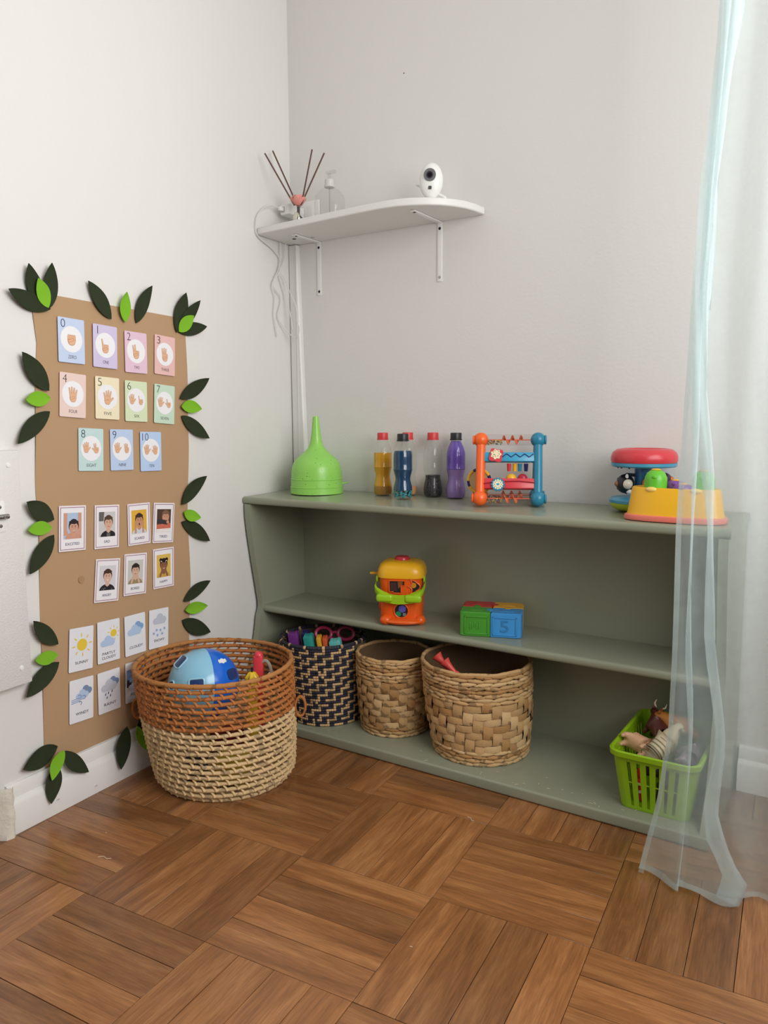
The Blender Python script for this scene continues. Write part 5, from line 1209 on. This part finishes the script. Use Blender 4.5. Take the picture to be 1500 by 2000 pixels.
# red horns in the larger basket
for k, (x, y, z, rz, lab) in enumerate(((0.690, -0.262, 0.272, 0.0, 'left red plastic horn poking out of the larger hyacinth basket'), (0.725, -0.283, 0.268, 0.12, 'right red plastic horn poking out of the larger hyacinth basket'))):
    b = MB(); b.lathe([(0.005, -0.16), (0.0055, -0.045), (0.0085, -0.042), (0.0085, -0.036), (0.006, -0.034), (0.0075, -0.018), (0.010, -0.006), (0.0135, 0.002), (0.0152, 0.005), (0.0140, 0.0055), (0.009, -0.004), (0.004, -0.02)], 24, cap=False)
    d = (Vector((-0.66, -0.05, 0.62)) if k == 0 else Vector((-0.60, -0.05, 0.52))).normalized()
    o = solo('toy_horn', b, plast('horn_red', (216, 76, 70), 0.4), lab, 'toy', (x, y, z + 0.012), 'red horns in the hyacinth basket'); o.rotation_mode = 'QUATERNION'; o.rotation_quaternion = d.to_track_quat('Z', 'Y')
b = MB(); b.ball((0, 0, 0), (0.045, 0.030, 0.018), 20, 12); b.tube([(-0.03, 0, -0.005), (0.03, 0, -0.005), (0.03, 0, -0.10)], 0.006, 8)
solo('green_toy', b, plast('leaf_green', (76, 120, 40), 0.5), 'dark green toy lying low inside the larger hyacinth basket', 'toy', (0.80, -0.20, 0.215))

# ------------------------------------------------------------------ green plastic basket with animals
GB = plast('basket_green', (146, 190, 22), 0.4)
GO = Vector((1.262, -0.190, 0.0305))
gb = thing('plastic_basket', 'lime green slatted plastic basket at the right end of the bottom shelf', 'basket', GO)
W0, D0, W1, D1, GH = 0.150, 0.236, 0.182, 0.284, 0.142
def rc(w, d, r=0.024, n=6): return rrect(w, d, r, n)
def at(t, w0=W0, w1=W1, d0=D0, d1=D1): return (w0 + (w1 - w0) * t, d0 + (d1 - d0) * t)
b = MB(); w, d = at(0); loft(b, [(rc(w, d), 0.0), (rc(w + 0.002, d + 0.002), 0.003), (rc(*at(0.06)), 0.009), (rc(at(0.06)[0] - 0.004, at(0.06)[1] - 0.004), 0.009), (rc(w - 0.006, d - 0.006), 0.004)], cap1=True); part('base_tray', b, GB, gb)
b = MB(); w, d = at(0.9); w2, d2 = at(1.0)
loft(b, [(rc(w, d), 0.118), (rc(w2, d2), 0.132), (rc(w2 + 0.012, d2 + 0.012, 0.030), 0.133), (rc(w2 + 0.014, d2 + 0.014, 0.030), 0.129), (rc(w2 + 0.016, d2 + 0.016, 0.031), 0.140), (rc(w2 + 0.008, d2 + 0.008, 0.028), 0.1425), (rc(w2 - 0.003, d2 - 0.003), 0.140), (rc(w - 0.004, d - 0.004), 0.118)], cap0=False, cap1=False)
part('rim', b, GB, gb)
def wall_slats(n, side):
    for k in range(n):
        q = MB(); s_ = (k + 0.5) / n - 0.5; hw = 0.5 / n * 0.62
        pts = []
        for t in (0.03, 0.88):
            w, d = at(t); z = 0.005 + (0.122 - 0.005) * (t - 0.03) / 0.85
            for u in (s_ - hw, s_ + hw):
                for off in (0.0, -0.003):
                    if side == 'f': p = (u * (w - 0.030) * 1.0, -d / 2 - off, z)
                    elif side == 'b': p = (u * (w - 0.030), d / 2 + off, z)
                    elif side == 'l': p = (-w / 2 - off, u * (d - 0.036), z)
                    else: p = (w / 2 + off, u * (d - 0.036), z)
                    pts.append(p)
        q.add(pts, [(0, 2, 6, 4), (1, 5, 7, 3), (0, 4, 5, 1), (2, 3, 7, 6), (0, 1, 3, 2), (4, 6, 7, 5)], 0, False); part('slat', q, GB, gb)
wall_slats(7, 'f'); wall_slats(7, 'b'); wall_slats(11, 'l'); wall_slats(11, 'r')
for sx in (-1, 1):
    for sy in (-1, 1):
        q = MB(); v = []; f = []
        for t in (0.03, 0.88):
            w, d = at(t); z = 0.005 + 0.117 * (t - 0.03) / 0.85
            for off in (0, 0.003):
                for k in range(5):
                    a = pi / 2 * k / 4; cx, cy = w / 2 - 0.020, d / 2 - 0.020; v.append((sx * (cx + (0.020 - off) * cos(a)), sy * (cy + (0.020 - off) * sin(a)), z))
        for k in range(4): f += [(k, k + 1, 11 + k, 10 + k), (5 + k, 15 + k, 16 + k, 6 + k)]
        f += [(0, 10, 15, 5), (4, 9, 19, 14)]
        q.add(v, f, 0, True); part('corner_post', q, GB, gb)
q = MB(); w, d = at(0.45); q.tube([(x, y, 0.066) for x, y in rc(w - 0.004, d - 0.004)], 0.0016, 6, closed=True); part('mid_band', q, GB, gb)

def animal(label, loc, rz, c_body, c_dark, s=1.0, horns=False, stripes=False, tilt=(0, 0), skin=None):
    """small plastic animal: trunk, neck and head as one skinned body"""
    verts = [(0, 0, 0), (0.020, 0, 0.002), (-0.022, 0, 0.0), (0.032, 0, 0.012), (0.042, 0, 0.017), (0.054, 0, 0.012),
             (0.020, 0.009, -0.012), (0.021, 0.010, -0.030), (0.020, -0.009, -0.012), (0.021, -0.010, -0.030),
             (-0.022, 0.009, -0.012), (-0.027, 0.010, -0.021), (-0.023, 0.010, -0.031), (-0.022, -0.009, -0.012), (-0.027, -0.010, -0.021), (-0.023, -0.010, -0.031)]
    rad = [0.0175, 0.0165, 0.0165, 0.0115, 0.0100, 0.0065, 0.0068, 0.0040, 0.0068, 0.0040, 0.0085, 0.0048, 0.0038, 0.0085, 0.0048, 0.0038]
    edges = [(0, 1), (0, 2), (1, 3), (3, 4), (4, 5), (1, 6), (6, 7), (1, 8), (8, 9), (2, 10), (10, 11), (11, 12), (2, 13), (13, 14), (14, 15)]
    me = bpy.data.meshes.new('toy_animal'); me.from_pydata([(x * s, y * s, z * s) for x, y, z in verts], edges, [])
    tmp = bpy.data.objects.new('tmp', me); COL.objects.link(tmp)
    md = tmp.modifiers.new('skin', 'SKIN'); sub = tmp.modifiers.new('sub', 'SUBSURF'); sub.levels = 2; sub.render_levels = 2
    for v_, r_ in zip(me.skin_vertices[0].data, rad): v_.radius = (r_ * s, r_ * s)
    me.skin_vertices[0].data[0].use_root = True
    dg = bpy.context.evaluated_depsgraph_get(); fin = bpy.data.meshes.new_from_object(tmp.evaluated_get(dg))
    bpy.data.objects.remove(tmp)
    fin.materials.clear(); fin.materials.append(c_body)
    for p in fin.polygons: p.use_smooth = True
    root = thing('toy_animal', label, 'toy animal', loc, rz, 'plastic animals in the green basket'); root.rotation_euler = (tilt[0], tilt[1], rz)
    link('body', fin, root)
    for sy in (-1, 1):
        q = MB(); q.ball((0.040 * s, sy * 0.012 * s, 0.024 * s), (0.003 * s, 0.005 * s, 0.004 * s), 8, 6); part('ear', q, c_dark, root)
        if horns: q = MB(); q.tube([(0.042 * s, sy * 0.007 * s, 0.026 * s), (0.043 * s, sy * 0.015 * s, 0.033 * s), (0.046 * s, sy * 0.014 * s, 0.041 * s)], [0.0022 * s, 0.0018 * s, 0.0006 * s], 6); part('horn', q, plast('horn_cream', (224, 208, 180)), root)
    q = MB(); q.tube([(-0.036 * s, 0, 0.006 * s), (-0.042 * s, 0, -0.004 * s), (-0.041 * s, 0, -0.018 * s)], [0.002 * s, 0.0016 * s, 0.002 * s], 6); part('tail', q, c_dark, root)
    if stripes:
        for k in range(9):
            x = (-0.030 + 0.0075 * k) * s; rr = (0.0172 if -0.024 < x / s < 0.022 else 0.0152) * s
            q = MB(); q.tube([(x, rr * cos(a), rr * sin(a) + 0.001 * s) for a in [radians(-20) + radians(220) * j / 14 for j in range(15)]], 0.0009 * s, 5); part('stripe', q, c_dark, root)
    return root
PB_ = plast('calf_beige', (214, 168, 132), 0.45); DBR = plast('bull_brown', (84, 42, 32), 0.45); CRM = plast('zebra_cream', (206, 192, 160), 0.5); TAN = plast('lion_tan', (186, 120, 50), 0.5); GREYD = plast('zebra_line', (152, 140, 118), 0.5); DKG = plast('dark_toy', (46, 40, 44), 0.5)
animal('beige toy animal lying with legs toward the left in the green basket', (1.214, -0.245, 0.160), radians(-25), PB_, plast('beige_dark', (170, 122, 92)), 1.15, tilt=(radians(-95), radians(10)))
animal('dark brown toy bull with a cream horn in the green basket', (1.243, -0.185, 0.178), radians(130), DBR, DBR, 1.15, horns=True, tilt=(radians(30), radians(-15)))
animal('cream striped toy zebra lying in the middle of the green basket', (1.262, -0.258, 0.168), radians(55), CRM, GREYD, 1.3, stripes=True, tilt=(radians(25), radians(-28)))
animal('golden brown toy lion near the back of the green basket', (1.290, -0.160, 0.190), radians(185), TAN, plast('tan_dark', (150, 88, 36)), 1.25, tilt=(radians(10), radians(5)))
animal('grey toy animal at the right of the green basket', (1.325, -0.250, 0.160), radians(100), plast('grey_toy', (120, 108, 116)), DKG, 1.0, tilt=(radians(60), 0))
animal('dark toy animal low at the front of the green basket', (1.245, -0.245, 0.105), radians(20), DKG, DKG, 0.9, tilt=(radians(80), 0))
for k, (x, y, z, c, lab) in enumerate(((1.222, -0.268, 0.040, (200, 46, 34), 'red and white toy figure at the bottom of the green basket'), (1.270, -0.262, 0.040, (48, 44, 50), 'dark toy figure at the bottom of the green basket'), (1.312, -0.240, 0.040, (206, 120, 50), 'orange toy figure at the bottom of the green basket'))):
    t = thing('toy_figure', lab, 'toy', (x, y, z))
    b = MB(); b.lathe([(0.013, 0), (0.014, 0.006), (0.011, 0.030), (0.012, 0.042), (0.008, 0.050), (0.010, 0.058), (0.006, 0.070)], 20); part('body', b, plast('fig%d' % k, c, 0.4), t)
    if k == 0:
        for z_ in (0.018, 0.036): b = MB(); b.lathe([(0.0135, z_), (0.0135, z_ + 0.007)], 20, cap=False); part('band', b, plast('fig_white', (222, 212, 196)), t)
    if k == 1: b = MB(); b.ball((0, 0, 0.064), 0.008, 12, 8); part('head', b, DKG, t)

# ------------------------------------------------------------------ sheer curtain
SHEER = sheer_mat('sheer_aqua', (225, 241, 242), 0.38)
def tabf(tab):
    def f(z):
        if z >= tab[0][0]: return tab[0][1]
        for (z0, x0), (z1, x1) in zip(tab[:-1], tab[1:]):
            if z1 <= z <= z0:
                t = (z0 - z) / (z0 - z1); t = t * t * (3 - 2 * t) * 0.5 + t * 0.5; return x0 + (x1 - x0) * t
        return tab[-1][1]
    return f
T0 = tabf([(2.46, 1.372), (1.614, 1.363), (1.45, 1.356), (1.28, 1.345), (1.10, 1.337), (0.83, 1.331), (0.69, 1.327), (0.44, 1.331), (0.316, 1.329), (0.20, 1.315), (0.0, 1.283)])
TA = tabf([(2.46, 1.392), (1.6, 1.386), (1.28, 1.364), (1.0, 1.361), (0.78, 1.360), (0.5, 1.365), (0.3, 1.372), (0.1, 1.372), (0.0, 1.366)])
TBf = tabf([(2.46, 1.378), (1.6, 1.373), (1.28, 1.352), (1.0, 1.347), (0.78, 1.349), (0.5, 1.355), (0.3, 1.364), (0.1, 1.366), (0.0, 1.362)])
T1 = tabf([(2.46, 1.405), (1.6, 1.401), (1.45, 1.384), (1.28, 1.375), (1.1, 1.369), (0.967, 1.369), (0.78, 1.394), (0.5, 1.404), (0.3, 1.434), (0.17, 1.428), (0.10, 1.450), (0.05, 1.480), (0.0, 1.468)])
T2 = tabf([(2.46, 1.385), (1.6, 1.388), (1.45, 1.368), (1.28, 1.358), (1.1, 1.352), (0.967, 1.355), (0.78, 1.378), (0.5, 1.384), (0.3, 1.412), (0.17, 1.398), (0.12, 1.404), (0.05, 1.440), (0.0, 1.430)])
CX1 = 2.25
def cur_row(z):
    gz = max(0.0, min(1.0, (z - 0.72) / 0.3))
    xa, xb = T0(z) + 0.004, T1(z) - 0.003; xm = T2(z)
    seg = [(T0(z), -0.500, 0), (TA(z), -0.508, 8), (TBf(z), -0.496, 4), (T1(z), -0.510, 8), (T2(z), -0.490, 5), (xm + (xb - xm) * gz, -0.484, 4), (xm + (xa - xm) * gz, -0.478, 5), (CX1, -0.500, 60)]
    P = [(seg[0][0], seg[0][1])]
    for (x0, y0, _), (x1, y1, n_) in zip(seg[:-1], seg[1:]):
        for k in range(1, n_ + 1):
            t = k / n_; P.append((x0 + (x1 - x0) * t, y0 + (y1 - y0) * t))
    out = []
    fl = max(0, 0.35 - z) / 0.35
    for k, (x, y) in enumerate(P):
        w = 0.010 * sin((x - 1.3) * 70 + 1.5 * sin(z * 2.1)) * (1 if k > 36 else 0.3) + 0.004 * sin(z * 9 + k * 0.6)
        y2 = y + w - 0.030 * fl * fl * math.exp(-((x - 1.40) / 0.07) ** 2)
        x2 = x + 0.0025 * sin(z * 13 + k * 0.4) * (1 if k > 0 else 0.4)
        out.append((x2, y2))
    return out
zs = [2.46, 2.3, 2.1, 1.9, 1.75] + [1.65 - 0.05 * k for k in range(26)] + [0.36, 0.32, 0.28, 0.24, 0.20, 0.17, 0.14, 0.11, 0.08, 0.05, 0.03, 0.015, 0.005]
zs = sorted(set(round(z, 3) for z in zs), reverse=True)
rowsC = [cur_row(z) for z in zs]
npc = len(rowsC[0]); v = []; f = []
for z, rw in zip(zs, rowsC):
    for k, (x, y) in enumerate(rw): v.append((x - 1.8, y + 0.5, z + (0.004 * sin(x * 60) + 0.004 if z < 0.01 else 0)))
for i in range(len(zs) - 1):
    for k in range(npc - 1): f.append((i * npc + k, (i + 1) * npc + k, (i + 1) * npc + k + 1, i * npc + k + 1))
ct = thing('sheer_curtain', 'pale aqua sheer curtain hanging to the floor at the right', 'curtain', (1.8, -0.5, 0))
b = MB(); b.add(v, f, 0, True); part('curtain_panel', b, SHEER, ct, sharp=0)
# stitched hems: side edge and bottom edge, a second layer of the same cloth
b = MB(); v = []; f = []
for z, rw in zip(zs, rowsC):
    (x0, y0), (x1, y1) = rw[0], rw[3]; dx = 0.010
    v += [(x0 - 1.8, y0 + 0.5 - 0.0016, z), (x0 + dx - 1.8, y0 + (y1 - y0) * 0.5 + 0.5 - 0.0016, z)]
for i in range(len(zs) - 1): f.append((2 * i, 2 * i + 2, 2 * i + 3, 2 * i + 1))
b.add(v, f, 0, True); part('side_hem', b, SHEER, ct, sharp=0)
b = MB(); v = []; f = []
r0_, r1_ = cur_row(0.005), cur_row(0.022)
for (xa, ya), (xb, yb) in zip(r0_, r1_):
    zz = 0.005 + 0.004 * sin(xa * 60) + 0.004; v += [(xa - 1.8, ya + 0.5 - 0.0016, zz), (xb - 1.8, yb + 0.5 - 0.0016, 0.022)]
for k in range(npc - 1): f.append((2 * k, 2 * k + 2, 2 * k + 3, 2 * k + 1))
b.add(v, f, 0, True); part('bottom_hem', b, SHEER, ct, sharp=0)
b = MB(); b.box(1.34, 2.31, -0.515, -0.485, 2.462, 2.549); struct('trim_3', b, TRIMW)

# ------------------------------------------------------------------ straw litter
STRAW = mat('straw', (222, 212, 184), 0.7)
b = MB(); rd = random.Random(11)
for k in range(34):
    if k < 28: x = rd.uniform(0.80, 1.24); y = rd.uniform(-0.348, -0.300) if k % 3 else rd.uniform(-0.33, -0.22); z = 0.0312
    else: x, y, z = [(0.42, -0.27), (0.70, -0.343), (0.66, -0.30), (1.10, -0.30), (1.13, -0.335), (0.95, -0.34)][k - 28] + (0.0312,)
    a = rd.uniform(0, pi); L_ = rd.uniform(0.003, 0.011); p0 = Vector((x, y, z)); d = Vector((cos(a), sin(a), 0)) * L_ / 2
    b.tube([p0 - d, p0 + Vector((0.0006, 0.0006, 0.0004)), p0 + d], 0.0004, 4)
o = solo('straw_litter', b, STRAW, 'pale straw bits scattered on the green bottom shelf', 'litter', (0, 0, 0)); o['kind'] = 'stuff'
b = MB()
for x, y, L_, a in ((0.330, -1.045, 0.030, 0.4), (0.905, -0.495, 0.022, -0.4), (1.01, -0.935, 0.005, 0.3), (1.19, -1.12, 0.005, 0.8), (0.25, -0.98, 0.003, 0)):
    p0 = Vector((x, y, 0.0012)); d = Vector((cos(a), sin(a), 0)) * L_ / 2
    b.tube([p0 - d, p0 - d * 0.3 + Vector((-d.y, d.x, 0)) * 0.3, p0 + d * 0.4 - Vector((-d.y, d.x, 0)) * 0.2, p0 + d], 0.0006, 5)
o = solo('floor_crumbs', b, STRAW, 'pale straw bits scattered on the parquet floor', 'litter', (0, 0, 0)); o['kind'] = 'stuff'
